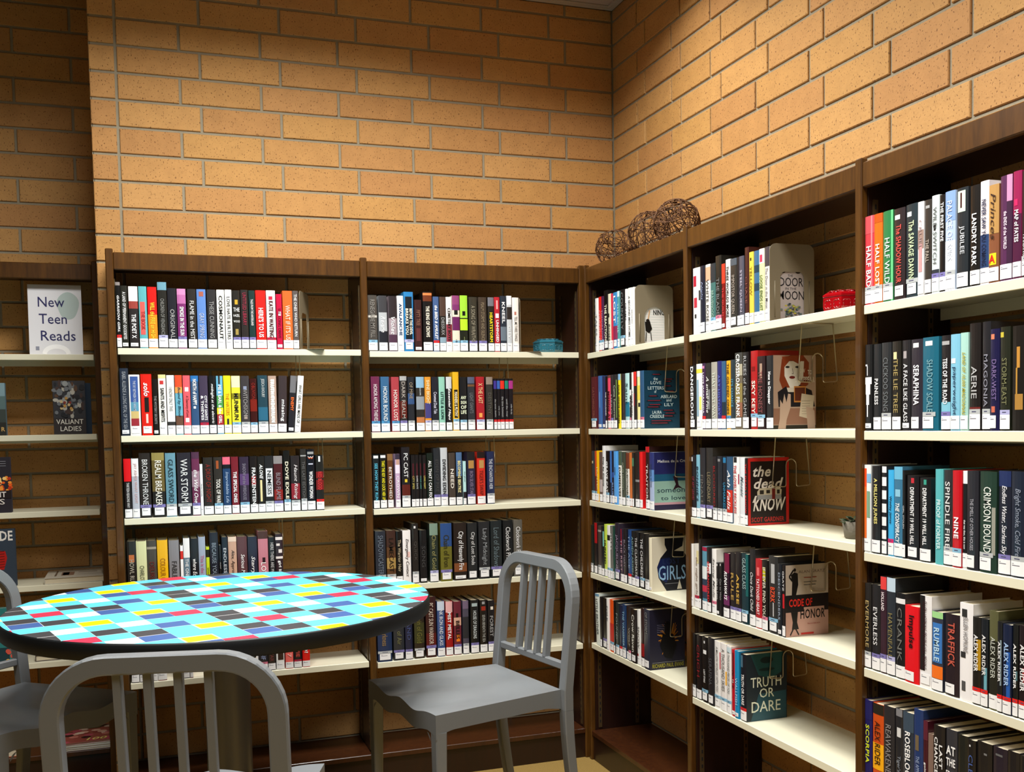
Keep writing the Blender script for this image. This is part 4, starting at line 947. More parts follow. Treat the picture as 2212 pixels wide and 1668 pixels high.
def cover_art(k, w, h, D):
    f = Face(w, h, D); R = random.Random(sum(map(ord, k)))
    if k == 'S31':
        f.rect(0, 1, 0, 1, 'f0eeea')
        for i in range(14): f.rect(.1, .97, .08+i*.045, .083+i*.045, 'c8dcd8')
        f.text('S', .06, .16, .62, .72, '1c1c1c', True); f.text('L', .10, .2, .52, .6, '1c1c1c', True); f.text('NING', .52, .83, .52, .61, '1c1c1c', True)
        f.poly([(.36, .45), (.4, .6), (.43, .6), (.38, .42)], 'd8a878'); f.ell(.36, .42, .05, .03, '201814'); f.poly([(.28, .4), (.42, .41), (.48, .28), (.4, .2), (.3, .24)], '14100e')
        f.line([(.32, .22), (.30, .06)], .01, '14100e'); f.line([(.44, .22), (.46, .08)], .01, '14100e')
    elif k == 'S32':
        f.rect(0, 1, 0, 1, '123a50')
        for u0, u1, v in ((.2, .5, .92), (.52, .85, .84), (.55, .8, .8), (.55, .8, .72), (.6, .88, .63), (.1, .4, .55), (.05, .5, .47), (.1, .5, .4), (.05, .45, .36), (.5, .85, .30), (.55, .9, .25), (.5, .85, .2), (.15, .8, .12), (.15, .7, .08)):
            f.poly([(u0, v), ((u0+u1)/2, v-.012), (u1, v), (u1-.03, v+.025), (u0+.04, v+.02)], '0a1c28'); f.poly([(u0+.04, v+.008), (u1-.05, v+.006), (u1-.06, v+.016), (u0+.05, v+.016)], '9c2434')
        for t, a, b, v in (('the', .26, .38, .83), ('LOVE', .18, .48, .76), ('LETTERS', .1, .55, .67), ('of', .28, .34, .61), ('ABELARD', .46, .92, .52), ('and', .62, .76, .46), ('LILY', .56, .82, .38), ('LAURA', .22, .48, .25), ('CREEDLE', .15, .55, .18)):
            f.text(t, a, b, v, v+.055, 'c8dce0')
    elif k == 'S33':
        f.rect(0, 1, .6, 1, '24265c'); f.rect(0, 1, .5, .62, '1c5474'); f.rect(0, 1, .12, .5, '8cb0a4'); f.rect(0, 1, .08, .13, 'b88c98'); f.rect(0, 1, 0, .09, '241c3c')
        f.text('Melissa de la Cruz', .1, .95, .82, .87, 'd8d8e0', True); f.text('someone', .08, .98, .30, .36, '28404c'); f.text('to love', .15, .9, .17, .24, '28404c')
        f.poly([(.52, .58), (.64, .58), (.68, .42), (.8, .36), (.66, .38), (.52, .34), (.6, .44)], '301824')
    elif k == 'S34':
        f.rect(0, 1, 0, 1, 'd8d0bc')
        f.poly([(.36, .98), (.9, .98), (.86, .82), (.62, .74), (.9, .72), (1, .6), (1, .0), (.4, .0), (.18, .25), (.14, .45), (.24, .62), (.42, .76), (.36, .86)], '10121c')
        f.poly([(.18, .25), (.14, .45), (.24, .6), (.5, .62), (.52, .3), (.4, .15)], '0e1c4c')
        f.text('LOST', .3, .8, .5, .6, '1c2c54'); f.text('GIRLS', .18, .95, .2, .47, '8cb4d8'); f.rect(.36, .8, .13, .136, 'a0a0a8'); f.poly([(.7, .02), (.84, .02), (.77, .2)], 'd8d0bc')
    elif k == 'S35':
        f.rect(0, 1, 0, 1, '201e30')
        for i in range(40):
            a = R.uniform(0, 2*PI); r0 = .12; r1 = R.uniform(.2, .38); f.line([(.55+r0*math.cos(a), .5+r0*.8*math.sin(a)), (.55+r1*math.cos(a+.2), .5+r1*.8*math.sin(a+.2))], .006, R.choice(['d88820', 'a86818', 'e8a030']))
        f.ell(.5, .68, .12, .11, '100c10'); f.poly([(.36, .58), (.66, .58), (.76, .38), (.62, .16), (.42, .2), (.28, .4)], '0c0a0e')
        f.text('RICHARD PAUL EVANS', .06, .96, .03, .10, '9c9430', True); f.rect(.06, .96, .115, .12, 'a0a0a0')
        for i in range(5): f.rect(.2, .42, .62+i*.03, .625+i*.03, '8080a0')
    elif k == 'S41':
        f.rect(0, 1, 0, 1, 'b8aca8'); f.ell(.3, .68, .07, .035, '2c2422'); f.ell(.66, .68, .07, .035, '2c2422')
        f.text('THE', .42, .54, .60, .63, '28282c'); f.text('DOOR', .22, .78, .47, .59, '202024'); f.text('IN THE', .36, .62, .425, .455, '28282c'); f.text('MOON', .2, .8, .29, .41, '202024')
        for i in range(60):
            a = R.uniform(0, 2*PI); q = R.uniform(0, .26); f.ell(.48+q*math.cos(a), .12+q*.5*math.sin(a), .035, .012, R.choice(['586468', '38444c', '708078', 'a0a848', 'c8b850']), 6)
    elif k == 'S42':
        f.rect(0, 1, 0, 1, 'a88c78'); f.rect(0, 1, .06, .28, '8c6450'); f.rect(0, 1, 0, .05, '28241c')
        f.poly([(.2, .95), (.4, 1), (.7, 1), (.84, .9), (.82, .6), (.7, .55), (.24, .5), (.14, .66)], '7c3418')
        f.poly([(.26, .92), (.72, .92), (.7, .7), (.56, .52), (.42, .52), (.26, .72)], 'd4ccc0'); f.poly([(.2, .98), (.72, 1), (.6, .88), (.4, .94), (.26, .84)], '8c3c1c')
        f.poly([(.3, .56), (.5, .56), (.5, .44), (.3, .46)], 'c8bcac'); f.poly([(.12, .3), (.1, .5), (.3, .58), (.34, .5), (.56, .5), (.6, .6), (.9, .52), (.98, .3)], '16141a')
        f.ell(.33, .84, .05, .014, '1c1816'); f.ell(.56, .84, .05, .014, '1c1816'); f.ell(.44, .70, .07, .02, '6c2420'); f.line([(.44, .82), (.47, .75), (.43, .75)], .004, '504038')
        f.rect(.48, .76, .36, .58, 'b87838'); f.rect(.5, .74, .38, .56, '582818')
        f.poly([(.66, .48), (.96, .45), (.9, .12), (.6, .17)], 'c4b49c')
        for i in range(6): f.rect(.66, .86, .2+i*.035, .204+i*.035, '6c6050')
        f.poly([(.1, 0), (.28, 0), (.3, .12), (.4, .3), (.4, .47), (.34, .48), (.3, .36), (.25, .48), (.21, .34), (.15, .4), (.14, .14)], 'b89c88'); f.poly([(.8, 0), (.98, 0), (.96, .24), (.9, .28), (.76, .3), (.78, .16)], 'b89c88')
        f.text('HOW', .56, .74, .75, .83, 'e4dccc'); f.text('TO', .8, .9, .74, .8, 'e4dccc'); f.text('DISAPPEAR', .5, .96, .62, .72, 'e4dccc')
    elif k == 'S43':
        f.rect(0, 1, 0, 1, 'c8201c'); f.rect(.06, .93, .03, .95, '1c1414')
        f.text('the', .12, .55, .72, .88, 'e0d8d0', True, True); f.text('dead', .14, .86, .54, .70, 'e0d8d0', True, True); f.text('I', .1, .22, .34, .44, 'e0d8d0', True, True)
        f.text('KNOW', .12, .92, .2, .42, 'e0d8d0', True, True); f.text('SCOT GARDNER', .08, .88, .05, .12, 'b02824', True)
        f.poly([(.22, .38), (.8, .38), (.82, .52), (.76, .55), (.28, .55), (.22, .5)], 'c0b49c'); f.rect(.22, .8, .38, .45, '8c8c8c'); f.rect(.58, .66, .38, .54, '6c1c18'); f.rect(.28, .38, .46, .52, '282420'); f.rect(.44, .53, .47, .52, '282420'); f.rect(.7, .77, .46, .52, '282420')
    elif k == 'S44':
        f.rect(0, 1, 0, 1, 'b8a898'); f.rect(0, 1, 0, .42, 'c09484'); f.rect(0, 1, .34, .58, '181214')
        f.text('ALAN GRATZ', .3, .92, .88, .92, '6c5c54'); f.text('CODE OF', .08, .62, .4, .54, 'e02c20', True); f.rect(.42, .9, .22, .40, 'c09484'); f.text('HONOR', .34, .92, .22, .39, '181214', True)
        f.ell(.21, .93, .03, .025, '14100e'); f.poly([(.14, .58), (.15, .76), (.12, .86), (.2, .9), (.28, .88), (.29, .72), (.24, .58)], '14100e'); f.line([(.08, .84), (.18, .93)], .014, '14100e'); f.line([(.08, .84), (.15, .78)], .014, '14100e')
        f.poly([(.12, .34), (.28, .34), (.26, .2), (.3, .1), (.14, .1), (.16, .2)], '14100e'); f.line([(.1, .02), (.2, .14)], .012, '14100e'); f.line([(.3, .02), (.2, .14)], .012, '14100e')
        f.rect(.42, .72, .81, .82, 'a03c28'); f.rect(.42, .72, .75, .757, '505050'); f.rect(.42, .7, .71, .717, '505050'); f.text('Where do his loyalties really lie?', .5, .8, .15, .18, 'a04038'); f.rect(.35, .65, .02, .045, 'c02820')
    elif k == 'S45':
        f.rect(0, 1, 0, 1, '1c2830'); f.poly([(.1, 1), (.9, 1), (.86, .7), (.6, .62), (.3, .68)], '1c4c50'); f.ell(.5, .9, .16, .05, '0c2428'); f.poly([(.3, .4), (.98, .42), (.98, .0), (.1, .0), (.2, .2)], '28505c'); f.ell(.5, .76, .2, .025, '102c30')
        f.text('TRUTH', .1, .86, .50, .65, 'e8ecd8'); f.text('OR', .32, .68, .34, .48, 'e8ecd8'); f.text('DARE', .12, .84, .13, .29, 'e8ecd8')
    return f.mb
put_books()

# ---------------------------------------------------------------- table
TX, TY, TZ, TR = -1.778, -1.058, .900, .611
EDGE = mat('black_edge', '0c0e10', 0.5, 0, 0.4)
STEEL = mat('column_steel', '6a6b72', 0.3, 0.3, 0.5, 0, 0.05, 900)
tb = empty('cafe_table', (TX, TY, 0), 0, 'tall round table with colourful rectangle-patterned top and black edge', 'table')
mb = MB(); mb.lathe([(.02, -.045), (TR-.003, -.045), (TR, -.042), (TR, -.004), (TR-.0025, 0), (0.001, -.0002)], EDGE, 128); mb.build('tabletop', tb, (0, 0, TZ))
CY = ink('5cc8e4'); PC = {'K': ink('3a3a3e'), 'B': ink('3c5a94'), 'W': ink('f6f6f6'), 'R': ink('d8304c'), 'Y': ink('f6e800')}
HALO = ink('e4f0a0')
PAT = {5: 'BR..Y.', 4: '..KW.W', 3: 'B.K.K.', 2: '.Y.R.K', 1: '..K.WB', 0: 'Y.BK..'}
ang = math.radians(15.2); a1 = Vector((math.cos(ang), math.sin(ang))); a2 = Vector((-math.sin(ang), math.cos(ang))); pa, pb = .0802, .0774; O = Vector((-.213, -.107))
rim = [Vector(((TR-.004)*math.cos(2*PI*i/120), (TR-.004)*math.sin(2*PI*i/120))) for i in range(120)]
def clip(poly):
    n = len(rim)
    for i in range(n):
        A_, B_ = rim[i], rim[(i+1) % n]; d = B_-A_; out = []
        side = lambda p: d.x*(p.y-A_.y)-d.y*(p.x-A_.x)
        if all(side(p) >= 0 for p in poly): continue
        for j, p in enumerate(poly):
            q = poly[(j+1) % len(poly)]; sp, sq = side(p), side(q)
            if sp >= 0: out.append(p)
            if (sp >= 0) != (sq >= 0): out.append(p+(q-p)*(sp/(sp-sq)))
        poly = out
        if len(poly) < 3: return None
    return poly
mb = MB(); mb.poly([(p.x, p.y, .0002) for p in rim], CY)
for i in range(-10, 11):
    for j in range(-10, 11):
        k = PAT[j % 6][i % 6]
        if k == '.': continue
        c = O+a1*pa*i+a2*pb*j
        if c.length > TR+.08: continue
        def rect(sx, sy, m, z):
            q = clip([c+a1*x*sx/2+a2*y*sy/2 for x, y in ((-1, -1), (1, -1), (1, 1), (-1, 1))])
            if q: mb.poly([(p.x, p.y, z) for p in q], m)
        if k == 'Y': rect(pa*1.06, pb*.98, HALO, .0004); rect(pa*.93, pb*.78, PC['Y'], .0006)
        else:
            if k in 'KB': rect(pa, pb, PC['W'], .0004)
            rect(pa*.985, pb*.955, PC[k], .0006)
mb.build('laminate_pattern', tb, (0, 0, TZ))
mb = MB(); mb.lathe([(.066, .03), (.066, TZ-.055)], STEEL, 48); mb.lathe([(.18, TZ-.056), (.18, TZ-.0455)], STEEL, 32); mb.lathe([(.066, TZ-.056), (.18, TZ-.056)], STEEL, 32); mb.build('column', tb)
mb = MB(); mb.lathe([(.001, .032), (.20, .03), (.29, .014), (.30, .0), (.001, 0.0)], STEEL, 48); mb.build('base_plate', tb)

# ---------------------------------------------------------------- chairs
ALU = mat('brushed_aluminium', '7c8083', 0.33, 0.15, 0.5, 0.12, 0.12, 1600, 0.04, 500)
def sweep(mb, path, wv, tv, m, caps=True):
    """rectangular bar with eased corners along a path; wv/tv give half sizes and direction vectors per point"""
    rings = []
    for i, p in enumerate(path):
        W_, T_ = wv(i), tv(i); e_ = .18
        rings.append([Vector(p)+W_*a+T_*b for a, b in ((-1, -1+e_), (-1+e_, -1), (1-e_, -1), (1, -1+e_), (1, 1-e_), (1-e_, 1), (-1+e_, 1), (-1, 1-e_))])
    n = 8; vs = [v for r in rings for v in r]; fs = []
    for i in range(len(rings)-1):
        for k in range(n): fs.append((i*n+k, i*n+(k+1) % n, (i+1)*n+(k+1) % n, (i+1)*n+k))
    if caps: fs += [tuple(range(n-1, -1, -1)), tuple((len(rings)-1)*n+k for k in range(n))]
    mb.mesh(vs, fs, m, False)
ZS, WF, WR, LS, WP, TBK, ZTOP = .630, .240, .198, .429, .222, .040, 1.007
def seat_z(x, y):
    u = y/(LS/2)   # 1 front, -1 rear
    hw = WR+(WF-WR)*(u+1)/2
    ex = max(0, min(1, (hw-abs(x))/.055)); ex = ex*ex*(3-2*ex)
    er = max(0, min(1, (u+1)*LS/2/.05)); er = er*er*(3-2*er)
    th = math.exp(-((abs(x)-.095)/.062)**2)
    front = max(0, min(1, (u+.1)/.7))
    bowl = math.exp(-((u+.25)/.55)**2)
    return -ex*er*(.016*th*(.35+.65*front)+.012*bowl)
def chair(loc, rz, label):
    t = empty('metal_chair', (loc[0], loc[1], 0), rz, label, 'chair', 'grey metal slat-back chairs around the table')
    # seat with saddle and apron
    N = 36; mb = MB(); vs = []; fs = []
    for j in range(N+1):
        u = -1+2*j/N; hw = WR+(WF-WR)*(u+1)/2
        for i in range(N+1):
            x = hw*(-1+2*i/N); y = u*LS/2; vs.append((x, y, ZS+seat_z(x, y)))
    for j in range(N):
        for i in range(N): a = j*(N+1)+i; fs.append((a, a+1, a+N+2, a+N+1))
    mb.mesh(vs, fs, ALU, True)
    rimv = [vs[i] for i in range(N+1)]+[vs[j*(N+1)+N] for j in range(1, N+1)]+[vs[N*(N+1)+i] for i in range(N-1, -1, -1)]+[vs[j*(N+1)] for j in range(N-1, 0, -1)]
    n = len(rimv)
    def apron(p):
        x, y, z = p; u = y/(LS/2); hw = WR+(WF-WR)*(u+1)/2
        d = .050
        corner = max(0, 1-(hw-abs(x))/.05, 0) if u > .99 else 0
        if abs(abs(x)-hw) < .002: d = .048+.010*max(0, (abs(u)-.75)/.25)
        return (x, y, z-d-.012*corner)
    low = [apron(p) for p in rimv]; inn = [(x*.965, y*.965, z) for x, y, z in low]; inn2 = [(x*.965, y*.965, ZS-.022) for x, y, z in low]
    base = rimv+low+inn+inn2
    fs = []
    for k in range(n):
        q = (k+1) % n
        for a in (0, 1, 2): fs.append((a*n+k, (a+1)*n+k, (a+1)*n+q, a*n+q))
    mb.mesh(base, fs, ALU, False)
    mb.build('seat', t)
    # front legs
    for sx in (-1, 1):
        mb = MB(); pth = [Vector((sx*(WF-.0185), LS/2-.0175, ZS-.052)), Vector((sx*(WF-.0165), LS/2-.0155, .35)), Vector((sx*(WF-.012), LS/2-.010, .0))]
        sz = (.018, .015, .0125)
        sweep(mb, pth, lambda i: Vector((sz[i], 0, 0)), lambda i: Vector((0, sz[i]*.95, 0)), ALU)
        # gusset where the leg meets the apron
        for k in range(5):
            z0 = ZS-.058; r = .022
            a0, a1_ = k*PI/10, (k+1)*PI/10
            xi = sx*(WF-.037)
            p = lambda a: (xi-sx*r*(1-math.sin(a)), z0-r*(1-math.cos(a)))
            (xa, za), (xb, zb) = p(a0), p(a1_)
            for yy in (LS/2-.001, LS/2-.030): mb.poly([(xa, yy, za), (xb, yy, zb), (xi, yy, z0-r)], ALU)
        mb.build('leg', t)
    # back frame: one arch whose posts run down into the splayed rear legs
    def back_y(z):
        if z >= ZS-.06: return -LS/2-.014-TBK*max(0, (z-ZS))/(ZTOP-ZS)
        q = (ZS-.06-z)/(ZS-.06); return -LS/2-.014-.085*q**1.7
    hw = WP-.018; R = .105
    path = []
    for z in (ZS-.06, ZS, ZS+.1, ZS+.2): path.append((-hw, z))
    zc = ZTOP-.018-R
    for k in range(0, 11): a = PI-k*PI/20; path.append((-hw+R+R*math.cos(a), zc+R*math.sin(a)))
    full = path+[(-x, z) for x, z in reversed(path)]
    P3 = [Vector((x, back_y(z), z)) for x, z in full]
    def inpl(i):
        a, b = full[max(0, i-1)], full[min(len(full)-1, i+1)]; tx, tz = b[0]-a[0], b[1]-a[1]; l = math.hypot(tx, tz)
        s = -TBK/(ZTOP-ZS); nx, nz = tz/l, -tx/l
        return Vector((nx, nz*s, nz))*.018
    mb = MB(); sweep(mb, P3, inpl, lambda i: Vector((0, .0155, 0)), ALU); mb.build('back_frame', t)
    for sx in (-1, 1):
        mb = MB(); zz = [ZS-.0605-(ZS-.0605)*k/8 for k in range(9)]
        P = [Vector((sx*hw, back_y(z), z)) for z in zz]
        sweep(mb, P, lambda i: Vector((.018-.0045*i/8, 0, 0)), lambda i: Vector((0, .0155-.003*i/8, 0)), ALU); mb.build('leg', t)
    # crossbar and four slats
    zb = ZS+.066
    mb = MB(); mb.bbox(-hw+.017, hw-.017, back_y(zb)-.009, back_y(zb)+.009, zb-.012, zb+.010, ALU, .003); mb.build('crossbar', t)
    for k in range(4):
        x = (k-1.5)*.0545; z0, z1 = zb+.009, ZTOP-.036
        mb = MB(); sweep(mb, [Vector((x, back_y(z0), z0)), Vector((x, back_y(z1), z1))], lambda i: Vector((.0078, 0, 0)), lambda i: Vector((0, .0105, 0)), ALU); mb.build('back_slat', t)
    # footrest bars low between the legs
    for a, b in (((-WF+.02, LS/2-.014), (WF-.02, LS/2-.014)),):
        mb = MB(); mb.bbox(a[0], b[0], a[1]-.008, a[1]+.008, .235, .259, ALU, .003); mb.build('footrest', t)
    for sx in (-1, 1):
        yb = back_y(.2)
        mb = MB(); sweep(mb, [Vector((sx*(WF-.016), LS/2-.02, .21)), Vector((sx*hw, yb+.012, .21))], lambda i: Vector((.008, 0, 0)), lambda i: Vector((0, 0, .010)), ALU); mb.build('stretcher', t)
    return t
chair((-1.104, -1.299), 1.765, 'grey metal chair showing its whole saddle seat, nearest the room corner')
chair((-2.358, -.991), -2.342, 'grey metal chair by the recess bookcase, half out of the frame')
chair((-1.893, -2.011), -.238, 'grey metal chair with its back to the viewer, in front of the table')

# ---------------------------------------------------------------- bookends
def bookend(T, rz, s, z, label, h=.222, d=.150, cut=True, flip=1):
    t = empty('bookend', T(s, SP, z+.0005), rz, label, 'bookend')
    th = .0014; r = .022; mb = MB()
    out = [(0, 0)]; 
    def arc(cy, cz, r, a0, a1, n=6): return [(cy+r*math.cos(a0+(a1-a0)*i/n), cz+r*math.sin(a0+(a1-a0)*i/n)) for i in range(n+1)]
    outer = [(0, .0)]+arc(r, h-r, r, PI, PI/2)+arc(d-r, h-r, r, PI/2, 0)+[(d, 0)]
    ih = h*.64; c0, c1 = d*.235, d*.77; rr = (c1-c0)/2*(.42 if h > .221 else .96)
    inner = [(c0, .0)]+arc(c0+rr, ih-rr, rr, PI, PI/2)+arc(c1-rr, ih-rr, rr, PI/2, 0)+[(c1, 0)]
    n = len(outer)
    for x, sgn in ((0, 1), (th, -1)):
        for i in range(n-1): mb.poly([(x, outer[i][0], outer[i][1]), (x, outer[i+1][0], outer[i+1][1]), (x, inner[i+1][0], inner[i+1][1]), (x, inner[i][0], inner[i][1])], TANMETAL)
    for L in (outer, inner):
        for i in range(n-1): mb.poly([(0, L[i][0], L[i][1]), (0, L[i+1][0], L[i+1][1]), (th, L[i+1][0], L[i+1][1]), (th, L[i][0], L[i][1])], TANMETAL)
    mb.build('upright_plate', t)
    for y in (d*.11, d*.89):
        mb = MB(); mb.tube([(th, y, .012), (th, y, h*.52)], .0022, TANMETAL, 6); mb.build('stiffening_rib', t)
    mb = MB(); mb.bbox(th, .085, .004, d-.004, 0, .0014, TANMETAL, .0004); mb.build('foot', t)
bookend(TU, -.36, -1.431, 1.710, 'tan metal bookend after the last book on the top shelf beside the pier', .222, .15)
bookend(TU, -.24, -.549, 1.705, 'tan metal bookend beside the cream book, facing the teal ceramic box', .218, .14)
bookend(TS, -PI/2, .768, 1.698, 'tan metal bookend with arched opening showing a white cover, corner case', .2205, .156)
bookend(TS, -PI/2, 1.6605, 1.6975, 'tan metal bookend framing the moon book cover, near the red box', .2225, .15)

# ---------------------------------------------------------------- wire book supports clipped under the shelves
def wire(T, rz, s, z, label, dz=.14):
    t = empty('wire_book_support', T(s, 0, z), rz, label, 'book support', 'wire book supports hanging under the shelves')
    def rnd(pts, r=.008, n=4):
        out = [Vector(pts[0])]
        for a, b, c in zip(pts[:-2], pts[1:-1], pts[2:]):
            a, b, c = Vector(a), Vector(b), Vector(c); u = (a-b).normalized(); v = (c-b).normalized(); k = min(r, (a-b).length/2.2, (c-b).length/2.2)
            for i in range(n+1): q = i/n; out.append((b+u*k)*(1-q)**2+b*2*q*(1-q)+(b+v*k)*q*q)
        out.append(Vector(pts[-1])); return out
    zt = -.012
    P = [(0, -.176, zt), (0, -.190, -dz-.035), (0, -.142, -dz-.038)]
    arc = [(0, -.1225+.0185*math.cos(a), -dz+.028+.0185*math.sin(a)) for a in [PI-PI*i/6 for i in range(7)]]
    Q = P+[arc[0]]
    mb = MB(); pts = rnd([(0, -.176, zt+.004), (0, -.190, -dz-.035), (0, -.141, -dz-.038), arc[0]])+arc[1:-1]+rnd([arc[-1], (0, -.104, -dz-.038), (0, -.054, -dz-.035), (0, -.070, zt+.004)])
    mb.tube(pts, .0019, WIRE, 6); mb.build('wire_loop', t)
    mb = MB(); mb.tube([(0, -.178, -.0065), (0, -.068, -.0065)], .0019, WIRE, 6); mb.build('clip_bar', t)
for args in ((TU, 0, -1.424, ZT['U1'][0], 'bent wire book support hanging past the leaning white book, case by the pier'),
             (TU, 0, -1.345, ZT['U1'][1], 'bent wire book support after the black-red book, third shelf, case by the pier'),
             (TU, 0, -1.508, ZT['U1'][2], 'bent wire book support on the fourth shelf beside the pier, after the leopard-spotted book'),
             (TU, 0, -.574, ZT['U2'][0], 'bent wire book support after five thin matching books, back corner case'),
             (TU, 0, -.640, ZT['U2'][1], 'faint wire book support after the navy book, third shelf, back corner case'),
             (TS, -PI/2, .837, ZT['S3'][0], 'bent wire book support against the dark teal cover, side corner case'),
             (TS, -PI/2, .912, ZT['S3'][1], 'bent wire book support against the sunset cover, side corner case'),
             (TS, -PI/2, .885, ZT['S3'][2], 'bent wire book support against the cover lettered GIRLS, side corner case'),
             (TS, -PI/2, .862, ZT['S3'][3], 'bent wire book support against the burning-tree cover, side corner case'),
             (TS, -PI/2, 1.679, ZT['S4'][0], 'brass wire book support against the red-haired portrait cover'),
             (TS, -PI/2, 1.542, ZT['S4'][1], 'brass wire book support against the red-bordered caravan cover'),
             (TS, -PI/2, 1.739, ZT['S4'][2], 'brass wire book support against the cover lettered CODE OF HONOR'),
             (TS, -PI/2, 1.522, ZT['S4'][3], 'brass wire book support against the cover lettered TRUTH OR DARE')):
    wire(*args)

# ---------------------------------------------------------------- ceramic boxes
def ceramic_box(loc, rz, col, label, r=.062, h=.040):
    C_ = mat('glaze_'+col, col, 0.12, 0, 0.6, 0.6, 0, 0, 0.25, 30)
    t = empty('ceramic_box', loc, rz, label, 'box'); n = 6
    def ring(r_, z): return [(r_*math.cos(PI/6+2*PI*k/n), r_*math.sin(PI/6+2*PI*k/n), z) for k in range(n)]
    def prism(mb, prof):
        for (ra, za), (rb, zb) in zip(prof[:-1], prof[1:]):
            A_, B_ = ring(ra, za), ring(rb, zb)
            for k in range(n): q = (k+1) % n; mb.poly([A_[k], A_[q], B_[q], B_[k]], C_)
    mb = MB(); prism(mb, [(r*.9, 0), (r*.97, .004), (r, .012), (r, h-.003), (r*.985, h)]); mb.build('body', t)
    mb = MB(); prism(mb, [(r*.985, h+.0005), (r*1.03, h+.002), (r*1.03, h+.006), (r*.86, h+.013), (r*.4, h+.017), (.0005, h+.018)])
    for k in range(9):
        a = 2*PI*k/9; mb.tube([(r*.55*math.cos(a)+.012*math.cos(b), r*.55*math.sin(a)+.012*math.sin(b), h+.0165) for b in [2*PI*i/10 for i in range(10)]], .0016, C_, 5, True)
    mb.build('lid', t)
    mb = MB(); ap = r*math.cos(PI/6)
    for k in range(n):
        a = PI/6+PI/6+2*PI*k/n
        for dx in (-.0145, .0145):
            for lobe in range(4):
                b0 = PI/4+lobe*PI/2; cx, cz = dx+.0055*math.cos(b0), h*.52+.0055*math.sin(b0)
                pts = []
                for i in range(7):
                    b = b0-PI*.55+PI*1.1*i/6; lx, lz = cx+.007*math.cos(b), cz+.007*math.sin(b)
                    pts.append((ap*math.cos(a)-lx*math.sin(a), ap*math.sin(a)+lx*math.cos(a), lz))
                mb.tube(pts, .0013, C_, 5)
    mb.build('relief', t)
ceramic_box((-.402, -.200, 1.7055), .10, '2c6878', 'teal glazed ceramic lidded box with quatrefoil relief on the top shelf')
ceramic_box((-.195, -1.905, 1.698), .25, '980810', 'red glazed ceramic lidded box behind the upright on the top shelf', .060, .038)

# ---------------------------------------------------------------- small potted succulent
t = empty('potted_succulent', (-.196, -1.952, 1.0925), 0, 'small grey concrete pot with a dark succulent, partly behind an upright', 'plant')
CONC = mat('concrete', '6c665a', 0.9, 0, 0.2, 0, 0.8, 120, 0.2, 60); LEAF = mat('succulent_leaf', '3c5038', 0.5)
mb = MB(); mb.lathe([(.001, 0), (.026, 0), (.030, .003), (.036, .045), (.032, .046), (.030, .036), (.001, .035)], CONC, 24); mb.build('pot', t)
mb = MB()
for k in range(18):
    a = k*2.4; rr = .012+.028*k/18; z = .055-.012*k/18
    c = Vector((rr*math.cos(a), rr*math.sin(a), z)); d = Vector((math.cos(a), math.sin(a), .35)).normalized()*.014; s_ = Vector((-math.sin(a), math.cos(a), 0))*.007
    p = [c-d*.8, c+s_, c+d, c-s_]; up = Vector((0, 0, .003))
    mb.mesh([*[q+up*(.0 if i in (0, 2) else 1) for i, q in enumerate(p)], c-up], [(0, 1, 2), (0, 2, 3), (1, 0, 4), (2, 1, 4), (3, 2, 4), (0, 3, 4)], LEAF)
mb.build('leaves', t)

# ---------------------------------------------------------------- twig balls on top of the corner case
TWIG = mat('twig', '604028', 0.7, 0, 0.3, 0, 0.4, 200, 0.35, 40)
def ball(loc, r, label, seed, n=64):
    R = random.Random(seed); t = empty('twig_ball', loc, 0, label, 'twig ball', 'twig balls on top of the bookcase')
    mb = MB()
    for i in range(n):
        ax = Vector((R.gauss(0, 1), R.gauss(0, 1), R.gauss(0, 1))).normalized(); q = ax.to_track_quat('Z', 'Y').to_matrix()
        off = R.uniform(-.55, .55); a0 = R.uniform(0, 2*PI); L = R.uniform(2.2, 5.5); rr = r*R.uniform(.93, 1.0); pts = []
        m = 16; ph = R.uniform(0, 6)
        for k in range(m+1):
            a = a0+L*k/m; o_ = off+.12*math.sin(3*a+ph); c = math.sqrt(max(.05, 1-o_*o_))
            pts.append(q @ Vector((c*math.cos(a), c*math.sin(a), o_))*rr)
        mb.tube(pts, R.uniform(.0010, .0019), TWIG, 5)
    mb.build('woven_twigs', t)
ball((-.195, -.425, 2.031+.080), .077, 'woven brown twig ball farthest into the corner', 1, 42)
ball((-.195, -.738, 2.031+.085), .081, 'woven brown twig ball in the middle of three', 2, 44)
ball((-.172, -.912, 2.031+.090), .086, 'largest woven brown twig ball, beside the next case', 3, 50)

# ---------------------------------------------------------------- the recess bookcase: sign, face-out books, binder, magazines
PAPER = mat('sign_paper', 'e8e8ec', 0.25, 0, 0.5, 0.5)
t = empty('paper_sign', (-2.320, .262, 1.7215), 0, 'white paper sign reading New Teen Reads on the top shelf', 'sign', rx=-.05, ry=.0)
mb = MB(); mb.bbox(-.098, .098, 0, .0015, 0, .279, PAPER, .0004); mb.build('sheet', t)
mb = MB(); NV = ink('28285c'); PG = ink('b4c4c0'); WT = ink('fbfbfb')
n = 28; mb.poly([(.048+.040*math.cos(2*PI*i/n)*(1+.08*math.sin(3*2*PI*i/n)), -.0003, .196+.055*math.sin(2*PI*i/n)) for i in range(n)], PG)
arc = [(-.0+.052*math.cos(a), .004+.038*math.sin(a)) for a in [PI*i/12 for i in range(13)]]; arci = [(-.0+.036*math.cos(a), .002+.022*math.sin(a)) for a in [PI*i/12 for i in range(13)]]
for i in range(12): mb.poly([(arc[i][0], -.0004, arc[i][1]), (arc[i+1][0], -.0004, arc[i+1][1]), (arci[i+1][0], -.0004, arci[i+1][1]), (arci[i][0], -.0004, arci[i][1])], WT)
